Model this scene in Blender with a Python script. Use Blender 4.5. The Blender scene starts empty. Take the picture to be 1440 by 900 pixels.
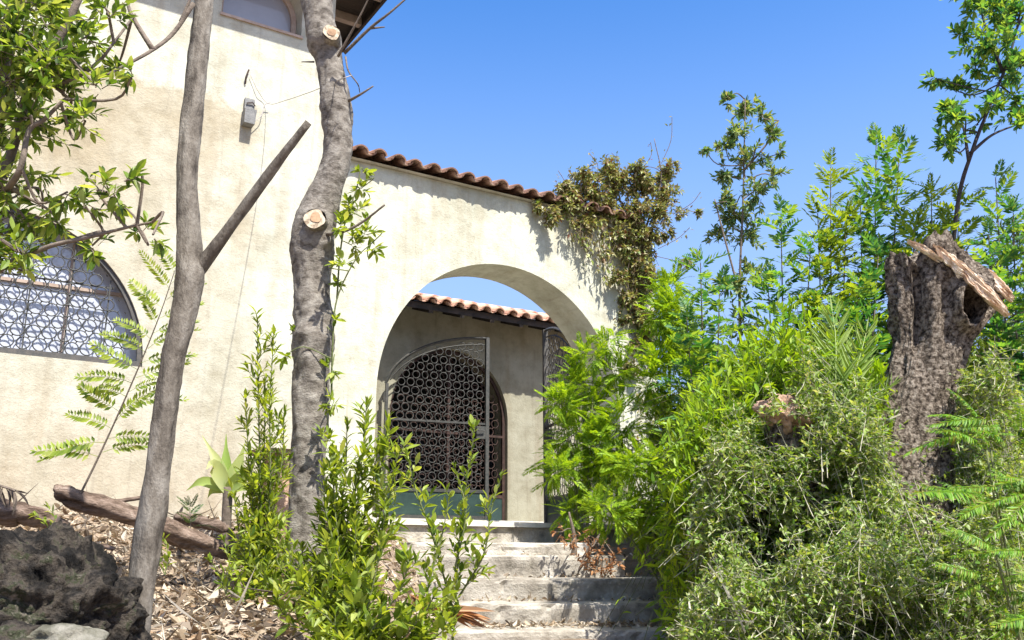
import bpy, bmesh, math, random
import numpy as np
from mathutils import Vector, Matrix, noise as mnoise

R = math.radians
rng = np.random.default_rng(7)
random.seed(7)
scene = bpy.context.scene
COL = scene.collection

# ------------------------------------------------------------------ camera
FPX, PITCH, EZ = 1300.0, R(14.6), 1.6
cam = bpy.data.cameras.new("camera")
cam.sensor_width = 36.0
cam.lens = FPX / 1440 * 36
cam.clip_start = 0.05
cam.clip_end = 3000
camo = bpy.data.objects.new("camera", cam)
COL.objects.link(camo)
camo.location = (0, 0, EZ)
camo.rotation_euler = (R(90) + PITCH, 0, 0)
scene.camera = camo

# ------------------------------------------------------------------ light
SUN = Vector((.60, -0.82, 1.6)).normalized()
ELEV = math.asin(SUN.z)
AZ = math.atan2(SUN.x, SUN.y)
w = bpy.data.worlds.new("World")
scene.world = w
w.use_nodes = True
nt = w.node_tree
nt.nodes.clear()
sky = nt.nodes.new("ShaderNodeTexSky")
sky.sky_type = 'NISHITA'
sky.sun_disc = False
sky.sun_elevation = ELEV
sky.sun_rotation = AZ
sky.air_density = 1.2
sky.dust_density = 2.2
sky.ozone_density = 5.0
bg = nt.nodes.new("ShaderNodeBackground")
bg.inputs['Strength'].default_value = 0.13
wo = nt.nodes.new("ShaderNodeOutputWorld")
hs = nt.nodes.new('ShaderNodeHueSaturation')
hs.inputs['Saturation'].default_value = 1.33
hs.inputs['Hue'].default_value = 0.507
nt.links.new(sky.outputs[0], hs.inputs['Color'])
tcw = nt.nodes.new('ShaderNodeTexCoord'); sxw = nt.nodes.new('ShaderNodeSeparateXYZ')
nt.links.new(tcw.outputs['Generated'], sxw.inputs[0])
mrw = nt.nodes.new('ShaderNodeMapRange'); mrw.interpolation_type = 'SMOOTHSTEP'
for i_, v_ in ((1, .16), (2, .62), (3, .88), (4, .02)): mrw.inputs[i_].default_value = v_
nt.links.new(sxw.outputs[2], mrw.inputs[0])
mxw = nt.nodes.new('ShaderNodeMix'); mxw.data_type = 'RGBA'
nt.links.new(mrw.outputs[0], mxw.inputs[0]); nt.links.new(hs.outputs[0], mxw.inputs[6]); mxw.inputs[7].default_value = (1.75, 2.5, 4.3, 1)
nt.links.new(mxw.outputs[2], bg.inputs[0])
nt.links.new(bg.outputs[0], wo.inputs[0])
sl = bpy.data.lights.new("sun", 'SUN')
sl.energy = 5.0
sl.angle = R(0.5)
sl.color = (1.0, 0.97, 0.90)
so = bpy.data.objects.new("sun", sl)
COL.objects.link(so)
so.rotation_euler = SUN.to_track_quat('Z', 'Y').to_euler()
scene.view_settings.view_transform = 'Standard'
scene.view_settings.look = 'None'
scene.view_settings.gamma = 1.0
scene.view_settings.exposure = 1.1

# ------------------------------------------------------------------ helpers
def at(x, y, Y):
    """point on the ground plan at distance Y seen in direction x, y of the photo"""
    a = (x - 720) / FPX
    b = (450 - y) / FPX
    d = np.array([a, math.cos(PITCH) - b * math.sin(PITCH), math.sin(PITCH) + b * math.cos(PITCH)])
    return d / d[1] * Y + np.array([0, 0, EZ])

WA = R(57.8)
S_ = np.array([math.sin(WA), math.cos(WA), 0])
B_ = np.array([-math.cos(WA), math.sin(WA), 0])
P0 = at(538, 733, 8.0)
P0[2] = 0
WROT = math.atan2(S_[1], S_[0])
def wp(s, off, z):
    return P0 + S_ * s + B_ * off + np.array([0, 0, z])
def wcoord(p):
    d = np.asarray(p)[:2] - P0[:2]
    return float(d @ S_[:2]), float(d @ B_[:2])

def setp(o, label=None, cat=None, group=None, kind=None):
    if label: o['label'] = label
    if cat: o['category'] = cat
    if group: o['group'] = group
    if kind: o['kind'] = kind
    return o

def empty(name, loc, rz=0, **k):
    o = bpy.data.objects.new(name, None)
    o.empty_display_size = .1
    COL.objects.link(o)
    o.location = loc
    o.rotation_euler = (0, 0, rz)
    return setp(o, **k)

def mesh_np(name, v, f, mat=None, smooth=False):
    """v (n,3); f list of (m,k) int arrays of constant k, or one list of faces"""
    me = bpy.data.meshes.new(name)
    v = np.asarray(v, dtype=np.float32)
    if isinstance(f, np.ndarray): f = [f]
    if isinstance(f, list) and f and isinstance(f[0], np.ndarray):
        loops = np.concatenate([a.ravel() for a in f]).astype(np.int32)
        tot = np.concatenate([np.full(len(a), a.shape[1], dtype=np.int32) for a in f])
    else:
        loops = np.array([i for q in f for i in q], dtype=np.int32)
        tot = np.array([len(q) for q in f], dtype=np.int32)
    st = np.concatenate([[0], np.cumsum(tot)[:-1]]).astype(np.int32)
    me.vertices.add(len(v)); me.vertices.foreach_set('co', v.ravel())
    me.loops.add(len(loops)); me.loops.foreach_set('vertex_index', loops)
    me.polygons.add(len(tot)); me.polygons.foreach_set('loop_start', st)
    try: me.polygons.foreach_set('loop_total', tot)
    except Exception: pass
    me.update(calc_edges=True)
    if mat: me.materials.append(mat)
    me.polygons.foreach_set('use_smooth', np.full(len(tot), bool(smooth)))
    return me

def link(name, me, parent=None, M=None, **k):
    o = bpy.data.objects.new(name, me)
    COL.objects.link(o)
    if parent is not None: o.parent = parent
    if M is not None: o.matrix_local = M
    return setp(o, **k)

class MB:
    """collects shapes, builds one mesh; coordinates are taken relative to .org"""
    def __init__(s, org=(0, 0, 0)):
        s.v = []; s.f = []; s.n = 0; s.org = np.array(org, dtype=float)
    def add(s, v, f):
        v = np.asarray(v, dtype=float)
        s.v.append(v); s.f += [tuple(i + s.n for i in q) for q in f]; s.n += len(v)
    def box(s, a, b, M=None):
        x0, y0, z0 = a; x1, y1, z1 = b
        v = np.array([(x0,y0,z0),(x1,y0,z0),(x1,y1,z0),(x0,y1,z0),(x0,y0,z1),(x1,y0,z1),(x1,y1,z1),(x0,y1,z1)], float)
        if M is not None: v = v @ np.array(M.to_3x3()).T + np.array(M.translation)
        s.add(v, [(0,3,2,1),(4,5,6,7),(0,1,5,4),(1,2,6,5),(2,3,7,6),(3,0,4,7)])
    def tube(s, pts, rad, sides=8, caps=True, wob=0.0, flat=1.0, seed=0, fine=0.0, bumps=()):
        pts = np.asarray(pts, float); n = len(pts)
        rad = np.broadcast_to(np.asarray(rad, float), (n,)) if np.ndim(rad) == 0 else np.asarray(rad, float)
        t = np.gradient(pts, axis=0); t /= np.linalg.norm(t, axis=1)[:, None] + 1e-9
        ref = np.array([0, 1.0, 0]) if abs(t[:, 1]).mean() < .8 else np.array([1.0, 0, 0])
        u = np.cross(ref, t); u /= np.linalg.norm(u, axis=1)[:, None] + 1e-9
        w_ = np.cross(t, u)
        th = np.linspace(0, 2 * math.pi, sides, endpoint=False)
        c, sn = np.cos(th), np.sin(th)
        rr = rad[:, None] * np.ones(sides)[None]
        if wob:
            for i in range(n):
                for j in range(sides):
                    q = Vector((c[j] * 1.3 + seed, sn[j] * 1.3, np.linalg.norm(pts[i] - pts[0]) * 4.0))
                    rr[i, j] *= 1 + wob * mnoise.noise(q) + wob * .5 * mnoise.noise(q * 3.1)
        if fine:
            for i in range(n):
                for j in range(sides):
                    L_ = np.linalg.norm(pts[i] - pts[0])
                    rr[i, j] *= 1 + fine * mnoise.noise(Vector((c[j] * 5 + seed, sn[j] * 5, L_ * 14))) + fine * .7 * mnoise.noise(Vector((c[j] * 9, sn[j] * 9 + seed, L_ * 45)))
        if len(bumps):
            S0 = pts[:, None] + rr[..., None] * (c[None, :, None] * u[:, None] + sn[None, :, None] * w_[:, None])
            for (bc, sg, am) in bumps:
                rr += am * np.exp(-(np.linalg.norm(S0 - np.asarray(bc), axis=2) / sg) ** 2)
        V = pts[:, None] + rr[..., None] * (c[None, :, None] * u[:, None] + flat * sn[None, :, None] * w_[:, None])
        V = V.reshape(-1, 3)
        F = []
        for i in range(n - 1):
            for j in range(sides):
                k = (j + 1) % sides
                F.append((i * sides + j, i * sides + k, (i + 1) * sides + k, (i + 1) * sides + j))
        if caps:
            F.append(tuple(reversed(range(sides)))); F.append(tuple((n - 1) * sides + j for j in range(sides)))
        s.add(V, F)
    def build(s, name, mat, parent=None, smooth=False, **k):
        if not s.v: return None
        me = mesh_np(name, np.concatenate(s.v) - s.org, s.f, mat, smooth)
        return link(name, me, parent, **k)

def spline(pts, rad=None, m=6):
    pts = np.asarray(pts, float); n = len(pts)
    P = np.vstack([2 * pts[0] - pts[1], pts, 2 * pts[-1] - pts[-2]])
    out = []
    ts = []
    for i in range(n - 1):
        for k in range(m):
            t = k / m
            p0, p1, p2, p3 = P[i:i + 4]
            out.append(.5 * ((2 * p1) + (-p0 + p2) * t + (2 * p0 - 5 * p1 + 4 * p2 - p3) * t * t + (-p0 + 3 * p1 - 3 * p2 + p3) * t ** 3))
            ts.append(i + t)
    out.append(pts[-1]); ts.append(n - 1)
    out = np.array(out)
    if rad is None: return out
    return out, np.interp(ts, range(n), rad)

def icos(sub):
    bm = bmesh.new(); bmesh.ops.create_icosphere(bm, subdivisions=sub, radius=1)
    v = np.array([q.co[:] for q in bm.verts]); f = [tuple(x.index for x in p.verts) for p in bm.faces]
    bm.free(); return v, f

# ------------------------------------------------------------------ materials
def newmat(name):
    m = bpy.data.materials.new(name); m.use_nodes = True
    n = m.node_tree; n.nodes.clear()
    out = n.nodes.new('ShaderNodeOutputMaterial')
    b = n.nodes.new('ShaderNodeBsdfPrincipled')
    n.links.new(b.outputs[0], out.inputs[0])
    return m, n, b, out
def tex(n, kind, scale, detail=6, rough=.6, vec=None, **k):
    t = n.nodes.new('ShaderNodeTex' + kind)
    t.inputs['Scale'].default_value = scale
    if kind == 'Noise':
        t.inputs['Detail'].default_value = detail; t.inputs['Roughness'].default_value = rough
    if vec is not None: n.links.new(vec, t.inputs['Vector'])
    return t
def ramp(n, src, stops):
    r = n.nodes.new('ShaderNodeValToRGB')
    while len(r.color_ramp.elements) < len(stops): r.color_ramp.elements.new(.5)
    for e, (p, c) in zip(r.color_ramp.elements, stops):
        e.position = p; e.color = (*c, 1) if len(c) == 3 else c
    n.links.new(src, r.inputs[0]); return r
def objco(n, scale=(1, 1, 1)):
    tc = n.nodes.new('ShaderNodeTexCoord'); mp = n.nodes.new('ShaderNodeMapping')
    mp.inputs['Scale'].default_value = scale
    n.links.new(tc.outputs['Object'], mp.inputs[0]); return mp.outputs[0]
def mixc(n, fac, a, b, mode='MIX'):
    m = n.nodes.new('ShaderNodeMix'); m.data_type = 'RGBA'; m.blend_type = mode
    for i, x in ((0, fac), (6, a), (7, b)):
        if isinstance(x, (int, float)): m.inputs[i].default_value = x
        elif isinstance(x, tuple): m.inputs[i].default_value = (*x, 1)
        else: n.links.new(x, m.inputs[i])
    return m.outputs[2]
def mathn(n, op, a, b=None, c=None):
    m = n.nodes.new('ShaderNodeMath'); m.operation = op
    for i, x in enumerate((a, b, c)):
        if x is None: continue
        if isinstance(x, (int, float)): m.inputs[i].default_value = x
        else: n.links.new(x, m.inputs[i])
    return m.outputs[0]
def bump(n, b, h, strength=.4, dist=.01):
    bp = n.nodes.new('ShaderNodeBump'); bp.inputs['Strength'].default_value = strength
    bp.inputs['Distance'].default_value = dist
    n.links.new(h, bp.inputs['Height']); n.links.new(bp.outputs[0], b.inputs['Normal']); return bp

def leafmat(name, cols, trans=.4, rough=.45, tcol=None, spec=.3):
    m, n, b, out = newmat(name)
    g = n.nodes.new('ShaderNodeNewGeometry'); oi = n.nodes.new('ShaderNodeObjectInfo')
    r = mathn(n, 'FRACT', mathn(n, 'ADD', g.outputs['Random Per Island'], oi.outputs['Random']))
    k = len(cols)
    rp = ramp(n, r, [(i / (k - 1) if k > 1 else 0, c) for i, c in enumerate(cols)])
    n.links.new(rp.outputs[0], b.inputs['Base Color'])
    b.inputs['Roughness'].default_value = rough
    b.inputs['Specular IOR Level'].default_value = spec
    t = n.nodes.new('ShaderNodeBsdfTranslucent')
    hs = mixc(n, 1.0, rp.outputs[0], tcol or (1.7, 1.5, .5), 'MULTIPLY')
    n.links.new(hs, t.inputs[0])
    mx = n.nodes.new('ShaderNodeMixShader'); mx.inputs[0].default_value = trans
    n.links.new(b.outputs[0], mx.inputs[1]); n.links.new(t.outputs[0], mx.inputs[2])
    n.links.new(mx.outputs[0], out.inputs[0])
    return m

def plaster(name, tint=(1, 1, 1), house=False):
    m, n, b, out = newmat(name)
    co = objco(n)
    big = tex(n, 'Noise', .9, 8, .62, co); mid = tex(n, 'Noise', 5, 8, .7, co); fine = tex(n, 'Noise', 60, 4, .6, co)
    st = tex(n, 'Noise', 1.6, 6, .6, objco(n, (3.2, 1, .35)))
    c = ramp(n, big.outputs[0], [(.3, (.375, .365, .285)), (.5, (.51, .50, .41)), (.72, (.595, .595, .51))]).outputs[0]
    sm = ramp(n, st.outputs[0], [(.5, (0, 0, 0)), (.75, (1, 1, 1))]).outputs[0]
    c = mixc(n, mathn(n, 'MULTIPLY', sm, .6), c, (.33, .27, .185))
    sp = n.nodes.new('ShaderNodeSeparateXYZ'); n.links.new(co, sp.inputs[0])
    if house:
        # older beige render below a ragged edge, paler repair above it
        e = mathn(n, 'ADD', sp.outputs[2], mathn(n, 'MULTIPLY', mathn(n, 'SUBTRACT', mid.outputs[0], .5), .35))
        lo = mathn(n, 'SMOOTH_MIN', 1, mathn(n, 'MULTIPLY', mathn(n, 'SUBTRACT', 5.42, e), 14), .1)
        lo = mathn(n, 'MAXIMUM', lo, 0)
        fade = mathn(n, 'MINIMUM', mathn(n, 'MAXIMUM', mathn(n, 'MULTIPLY', mathn(n, 'SUBTRACT', e, 2.6), .5), 0.4), 1)
        rt = mathn(n, 'MINIMUM', mathn(n, 'MAXIMUM', mathn(n, 'MULTIPLY', mathn(n, 'SUBTRACT', -1.12, mathn(n, 'ADD', sp.outputs[0], mathn(n, 'MULTIPLY', mathn(n, 'SUBTRACT', big.outputs[0], .5), .5))), 4), 0.12), 1)
        blot = ramp(n, big.outputs[0], [(.3, (1, 1, 1)), (.68, (.35, .35, .35))]).outputs[0]
        fac = mathn(n, 'MULTIPLY', mathn(n, 'MULTIPLY', lo, fade), mathn(n, 'MULTIPLY', blot, rt))
        c = mixc(n, mathn(n, 'MULTIPLY', fac, .95), c, (.325, .26, .165))
        # rust and damp under the window and at the foot
        ft = mathn(n, 'MINIMUM', mathn(n, 'MAXIMUM', mathn(n, 'MULTIPLY', mathn(n, 'SUBTRACT', 2.95, e), .7), 0), .5)
        c = mixc(n, mathn(n, 'MULTIPLY', ft, ramp(n, big.outputs[0], [(.35, (.25, .25, .25)), (.6, (1.3, 1.3, 1.3))]).outputs[0]), c, (.36, .27, .18))
    gr = ramp(n, mid.outputs[0], [(.33, (.68, .65, .6)), (.55, (1, 1, 1))]).outputs[0]
    c = mixc(n, .7, c, gr, 'MULTIPLY')
    crk = tex(n, 'Voronoi', 1.3, vec=co); crk.feature = 'DISTANCE_TO_EDGE'
    wv = n.nodes.new('ShaderNodeVectorMath'); wv.operation = 'ADD'
    n.links.new(co, wv.inputs[0])
    sc = n.nodes.new('ShaderNodeVectorMath'); sc.operation = 'SCALE'; sc.inputs[3].default_value = .5
    n.links.new(mid.outputs[1], sc.inputs[0]); n.links.new(sc.outputs[0], wv.inputs[1]); n.links.new(wv.outputs[0], crk.inputs['Vector'])
    ck = ramp(n, crk.outputs[0], [(0, (.72, .70, .66)), (.006, (1, 1, 1))]).outputs[0]
    c = mixc(n, .75, c, ck, 'MULTIPLY')
    dr = tex(n, 'Noise', 2.2, 8, .65, objco(n, (7, 1, .28)))
    c = mixc(n, mathn(n, 'MULTIPLY', ramp(n, dr.outputs[0], [(.56, (0, 0, 0)), (.72, (1, 1, 1))]).outputs[0], .45), c, (.27, .235, .18))
    ch = tex(n, 'Noise', 7, 10, .75, co)
    c = mixc(n, mathn(n, 'MULTIPLY', ramp(n, ch.outputs[0], [(.66, (0, 0, 0)), (.69, (1, 1, 1))]).outputs[0], .5), c, (.40, .33, .25))
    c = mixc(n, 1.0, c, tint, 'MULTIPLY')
    n.links.new(c, b.inputs['Base Color'])
    b.inputs['Roughness'].default_value = .95; b.inputs['Specular IOR Level'].default_value = .1
    h = mathn(n, 'ADD', mathn(n, 'MULTIPLY', mid.outputs[0], 1.0), mathn(n, 'MULTIPLY', fine.outputs[0], .25))
    bump(n, b, h, .85, .016)
    return m

def mottled(name, stops, scale=8, rough=.9, bstr=.6, bdist=.01, stretch=(1, 1, 1), detail=8, scale2=None, spec=.2, metal=0):
    m, n, b, out = newmat(name)
    co = objco(n, stretch)
    t = tex(n, 'Noise', scale, detail, .65, co)
    c = ramp(n, t.outputs[0], stops).outputs[0]
    oi = n.nodes.new('ShaderNodeObjectInfo')
    v = ramp(n, oi.outputs['Random'], [(0, (.78, .78, .78)), (1, (1.0, 1.0, 1.0))]).outputs[0]
    c = mixc(n, 1.0, c, v, 'MULTIPLY')
    n.links.new(c, b.inputs['Base Color'])
    t2 = tex(n, 'Noise', scale2 or scale * 4, 6, .7, co)
    h = mathn(n, 'ADD', t.outputs[0], mathn(n, 'MULTIPLY', t2.outputs[0], .5))
    bump(n, b, h, bstr, bdist)
    b.inputs['Roughness'].default_value = rough; b.inputs['Specular IOR Level'].default_value = spec
    b.inputs['Metallic'].default_value = metal
    return m

M_HOUSE = plaster('house_plaster', house=True)
M_WALL = plaster('arch_wall_plaster', (1.0, 1.0, .98))
M_REAR = plaster('shaded_courtyard_plaster', (.54, .52, .47))  # same plaster tinted darker, deepening the courtyard wall's shade in its colour
M_TILE = mottled('terracotta', [(.3, (.13, .07, .05)), (.5, (.30, .17, .12)), (.7, (.50, .36, .28))], 14, .9, .5, .005)
M_TILEP = mottled('pale_terracotta', [(.3, (.42, .20, .12)), (.5, (.62, .36, .25)), (.7, (.75, .55, .42))], 12, .9, .5, .005)
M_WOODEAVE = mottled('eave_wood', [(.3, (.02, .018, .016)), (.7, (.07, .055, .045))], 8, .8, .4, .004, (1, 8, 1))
M_RAFTER = mottled('rafter_wood', [(.3, (.20, .16, .13)), (.7, (.34, .29, .25))], 8, .8)
M_IRON = mottled('wrought_iron', [(.35, (.035, .037, .035)), (.7, (.10, .085, .07))], 25, .6, .3, .002, spec=.5)
M_IRONG = mottled('weathered_iron', [(.3, (.022, .026, .023)), (.7, (.075, .07, .06))], 25, .55, .3, .002, spec=.5)
M_GREENIRON = mottled('green_painted_iron', [(.3, (.012, .03, .025)), (.7, (.03, .06, .048))], 6, .45, .2, .002, spec=.5)
M_RUST = mottled('rusty_iron', [(.3, (.03, .02, .017)), (.7, (.085, .05, .04))], 18, .8, .3, .002)
M_FRAME = mottled('window_frame_paint', [(.3, (.36, .26, .20)), (.7, (.50, .40, .33))], 12, .7, .3, .002)
M_CONC = mottled('step_concrete', [(.32, (.13, .115, .09)), (.43, (.30, .265, .215)), (.55, (.44, .40, .335)), (.7, (.53, .49, .43))], 5, .95, .9, .02, scale2=40)
M_LAND = mottled('landing_stone', [(.3, (.42, .38, .32)), (.6, (.62, .58, .51))], 6, .9, .5, .01)
M_BARK1 = mottled('smooth_grey_bark', [(.33, (.065, .053, .042)), (.5, (.18, .155, .125)), (.68, (.31, .28, .235))], 16, .9, 1.0, .014, (1, 1, .45), scale2=110)
M_BARK2 = mottled('grey_brown_bark', [(.33, (.085, .07, .056)), (.5, (.235, .205, .17)), (.7, (.40, .365, .31))], 17, .9, 1.0, .016, (1, 1, 1.5), scale2=110)
M_DARKBARK = mottled('dark_bark', [(.3, (.03, .027, .03)), (.7, (.09, .08, .085))], 20, .9)
M_TWIG = mottled('twig_bark', [(.3, (.10, .08, .06)), (.7, (.24, .19, .15))], 30, .9)
M_GTWIG = mottled('green_twig', [(.3, (.10, .13, .04)), (.7, (.20, .21, .09))], 30, .8)
M_OLIVE = mottled('stump_bark', [(.37, (.028, .020, .015)), (.47, (.15, .115, .085)), (.56, (.33, .27, .21)), (.7, (.54, .46, .37))], 38, .95, 1.0, .05, (1.0, 1.0, 1.0), scale2=90)
M_FRESH = mottled('fresh_broken_wood', [(.36, (.34, .20, .12)), (.46, (.66, .48, .33)), (.6, (.82, .70, .55))], 22, .85, .7, .02, (1, 1, .4), scale2=60)
M_CUT = mottled('sawn_wood', [(.38, (.20, .14, .09)), (.5, (.50, .40, .28)), (.65, (.68, .59, .45))], 30, .8, .3, .003)
M_CUTC = mottled('sawn_heartwood', [(.3, (.20, .11, .06)), (.6, (.42, .27, .16))], 25, .8, .3, .003)
M_LOG = mottled('dead_log_wood', [(.34, (.045, .03, .02)), (.47, (.16, .11, .08)), (.6, (.30, .22, .17)), (.72, (.48, .40, .33))], 9, .9, 1.0, .03, (.4, 2.2, 2.2), scale2=45)
M_ROCK = mottled('lichened_rock', [(.38, (.008, .007, .006)), (.48, (.032, .027, .022)), (.56, (.11, .09, .07)), (.61, (.05, .06, .028)), (.70, (.32, .27, .22))], 9, .95, 1.0, .09, scale2=30, detail=14)
M_PALEROCK = mottled('pale_rock', [(.35, (.06, .055, .04)), (.5, (.16, .15, .11)), (.65, (.30, .28, .23))], 9, .95, 1.0, .02)
M_REDROCK = mottled('orange_cut_wood', [(.3, (.22, .14, .09)), (.5, (.48, .31, .21)), (.7, (.62, .47, .36))], 8, .95, 1.0, .03)
M_SOIL = mottled('dry_soil', [(.3, (.13, .09, .06)), (.5, (.27, .20, .14)), (.7, (.44, .35, .26))], 3.5, .97, 1.0, .03, scale2=40, detail=12)
M_BOX = mottled('grey_weathered_plastic', [(.3, (.17, .17, .165)), (.7, (.30, .295, .28))], 20, .6)
M_CABLE = mottled('pale_cable', [(.3, (.34, .30, .28)), (.7, (.46, .42, .40))], 20, .6)
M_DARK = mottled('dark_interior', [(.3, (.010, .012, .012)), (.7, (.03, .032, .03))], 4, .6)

L_LAUREL = leafmat('laurel_leaf', [(.035, .075, .012), (.09, .16, .025), (.20, .29, .05), (.34, .40, .13), (.05, .10, .015)], .5)
L_PRIVET = leafmat('shrub_leaf', [(.06, .11, .012), (.18, .26, .03), (.32, .40, .06), (.13, .20, .02), (.42, .47, .14)], .5)
L_PINN = leafmat('pinnate_leaf', [(.07, .13, .02), (.18, .27, .03), (.29, .37, .05)], .45)
L_BLUEG = leafmat('sapling_leaf', [(.02, .09, .045), (.06, .19, .06), (.15, .30, .06), (.26, .36, .06), (.04, .14, .07)], .45)
L_BRIGHT = leafmat('bright_shrub_leaf', [(.08, .17, .012), (.20, .34, .015), (.32, .44, .03), (.14, .27, .015)], .45)
L_GREY = leafmat('thicket_leaf', [(.05, .10, .02), (.16, .25, .04), (.33, .38, .15), (.09, .19, .02), (.25, .37, .04), (.44, .45, .30)], .42)
L_FERN = leafmat('fern_leaf', [(.04, .11, .01), (.09, .21, .012), (.16, .32, .015), (.12, .26, .012), (.24, .34, .04), (.20, .15, .04)], .4)
L_STRAP = leafmat('strap_leaf', [(.20, .30, .06), (.34, .42, .14), (.42, .46, .22)], .4)
L_VINE = leafmat('vine_leaf', [(.12, .08, .045), (.30, .23, .13), (.28, .35, .07), (.56, .50, .33), (.20, .29, .05), (.18, .06, .04), (.38, .42, .13), (.15, .10, .055), (.10, .17, .03), (.34, .30, .16)], .3, tcol=(1.2, 1.1, .6))
L_DRY = leafmat('dry_leaf', [(.14, .10, .065), (.34, .26, .17), (.52, .44, .33), (.24, .15, .08), (.60, .54, .44), (.09, .065, .045), (.38, .31, .23)], .15, .8, tcol=(1.1, 1, .8))
L_DRYO = leafmat('orange_dry_leaf', [(.34, .15, .06), (.42, .22, .10), (.25, .11, .05), (.5, .32, .18)], .2, .8, tcol=(1.1, 1, .7))
L_PALM = leafmat('palm_leaf', [(.12, .20, .035), (.20, .29, .06), (.25, .32, .09)], .3)
L_DARKT = leafmat('dark_tree_leaf', [(.02, .045, .02), (.045, .09, .025), (.09, .14, .03)], .3)
L_TOPT = leafmat('olive_green_leaf', [(.05, .12, .06), (.11, .21, .09), (.22, .30, .11), (.32, .32, .18)], .35)

# ------------------------------------------------------------------ leaf templates (along +Y, normal +Z, length 1)
def leaf_tpl(wd=.34, fold=.12, droop=.15, pts=3):
    ys = [0.0] + [(.22, .5, .8)[i] for i in range(3)] + [1.0] if pts == 3 else [0, .45, 1.0]
    ws = [0, wd * .34, wd * .5, wd * .3, 0] if pts == 3 else [0, wd * .5, 0]
    v = []; f = []
    for y, w_ in zip(ys, ws):
        z = -droop * y * y
        if w_ == 0: v.append((0, y, z))
        else:
            v += [(-w_, y, z + fold * w_ * 2), (0, y, z), (w_, y, z + fold * w_ * 2)]
    n = len(v)
    if pts == 3:
        f = [(0, 2, 1), (0, 3, 2), (1, 2, 5, 4), (2, 3, 6, 5), (4, 5, 8, 7), (5, 6, 9, 8), (7, 8, 10), (8, 9, 10)]
    else:
        f = [(0, 2, 1), (0, 3, 2), (1, 2, 4), (2, 3, 4)]
    return np.array(v, float), f

def frond_tpl(n=10, ll=.2, lw=.3, droop=.3, tip=True, angle=62, taper=True, seed=0, rach=.006, curl=.1):
    r = np.random.default_rng(seed)
    V = []; F = []; c = 0
    def curve(t): return np.array([0.05 * math.sin(3 * t + seed), t * (1 - .12 * droop * t), -droop * t * t])
    P = np.array([curve(t) for t in np.linspace(0, 1, 7)])
    for i in range(7):
        q = rach * (1 - .7 * i / 6)
        V += [P[i] + (q, 0, 0), P[i] + (-q * .5, 0, q * .8), P[i] + (-q * .5, 0, -q * .8)]
    for i in range(6):
        for j in range(3):
            k = (j + 1) % 3; F.append((i * 3 + j, i * 3 + k, i * 3 + 3 + k, i * 3 + 3 + j))
    c = len(V)
    for i in range(n):
        t = .16 + .82 * i / (n - 1)
        o = curve(t)
        L = ll * ((.65 + .7 * math.sin(math.pi * (.18 + .75 * t))) if taper else 1) * r.uniform(.88, 1.1)
        for sgn in (-1, 1):
            a = R(angle + r.uniform(-9, 9) - 22 * t) * sgn
            d = np.array([math.sin(a), math.cos(a), -curl * r.uniform(.2, 1.8)]); d /= np.linalg.norm(d)
            sd = np.cross(d, (0, 0, 1)); sd /= np.linalg.norm(sd)
            up = np.cross(sd, d)
            wv = sd * L * lw * .5 + up * L * lw * r.uniform(-.25, .35) * .5
            V += [o, o + d * L * .45 + wv, o + d * L - up * L * .08, o + d * L * .45 - wv]
            F += [(c, c + 1, c + 2, c + 3)]; c += 4
    if tip:
        o = curve(1.0); d = np.array([0, 1, -droop]); d /= np.linalg.norm(d); L = ll * .7
        V += [o, o + d * L * .5 + (L * lw * .5, 0, 0), o + d * L, o + d * L * .5 - (L * lw * .5, 0, 0)]; F.append((c, c + 1, c + 2, c + 3))
    return np.array(V), F

def basis(d, up=None, roll=0.0):
    """3x3 with columns X,Y(d),Z(normal)"""
    d = np.asarray(d, float); d = d / (np.linalg.norm(d) + 1e-9)
    u = np.array([0, 0, 1.0]) if up is None else np.asarray(up, float)
    if abs(d @ u) > .97: u = np.array([.6, .8, .1])
    x = np.cross(d, u); x /= np.linalg.norm(x)
    z = np.cross(x, d)
    if roll:
        c, s = math.cos(roll), math.sin(roll)
        x, z = c * x + s * z, -s * x + c * z
    return np.stack([x, d, z], 1)

def M4(B, s, p):
    m = Matrix.Identity(4)
    for i in range(3):
        for j in range(3): m[i][j] = B[i, j] * s
        m[i][3] = p[i]
    return m

def merge(tpls, items, org):
    """items: (tpl_index, B, scale, pos) -> verts, faces arrays of one merged mesh"""
    Vs = []; FT = []; FQ = []; n = 0
    groups = {}
    for it in items: groups.setdefault(it[0], []).append(it)
    for k, its in groups.items():
        tv, tf = tpls[k]
        B = np.stack([i[1] for i in its]); s = np.array([i[2] for i in its]); p = np.stack([i[3] for i in its])
        V = np.einsum('nij,vj->nvi', B, tv) * s[:, None, None] + p[:, None] - np.asarray(org)[None, None]
        m = len(its); off = n + np.arange(m) * len(tv)
        tri = np.array([q for q in tf if len(q) == 3], int); quad = np.array([q for q in tf if len(q) == 4], int)
        if len(tri): FT.append((tri[None] + off[:, None, None]).reshape(-1, 3))
        if len(quad): FQ.append((quad[None] + off[:, None, None]).reshape(-1, 4))
        Vs.append(V.reshape(-1, 3)); n += m * len(tv)
    F = []
    if FT: F.append(np.concatenate(FT))
    if FQ: F.append(np.concatenate(FQ))
    return np.concatenate(Vs), F

MESHCACHE = {}
def tpl_mesh(tplset, k, name, mat):
    key = (id(tplset), k, mat.name)
    if key not in MESHCACHE: MESHCACHE[key] = mesh_np(name, tplset[k][0], tplset[k][1], mat, False)
    return MESHCACHE[key]

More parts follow.
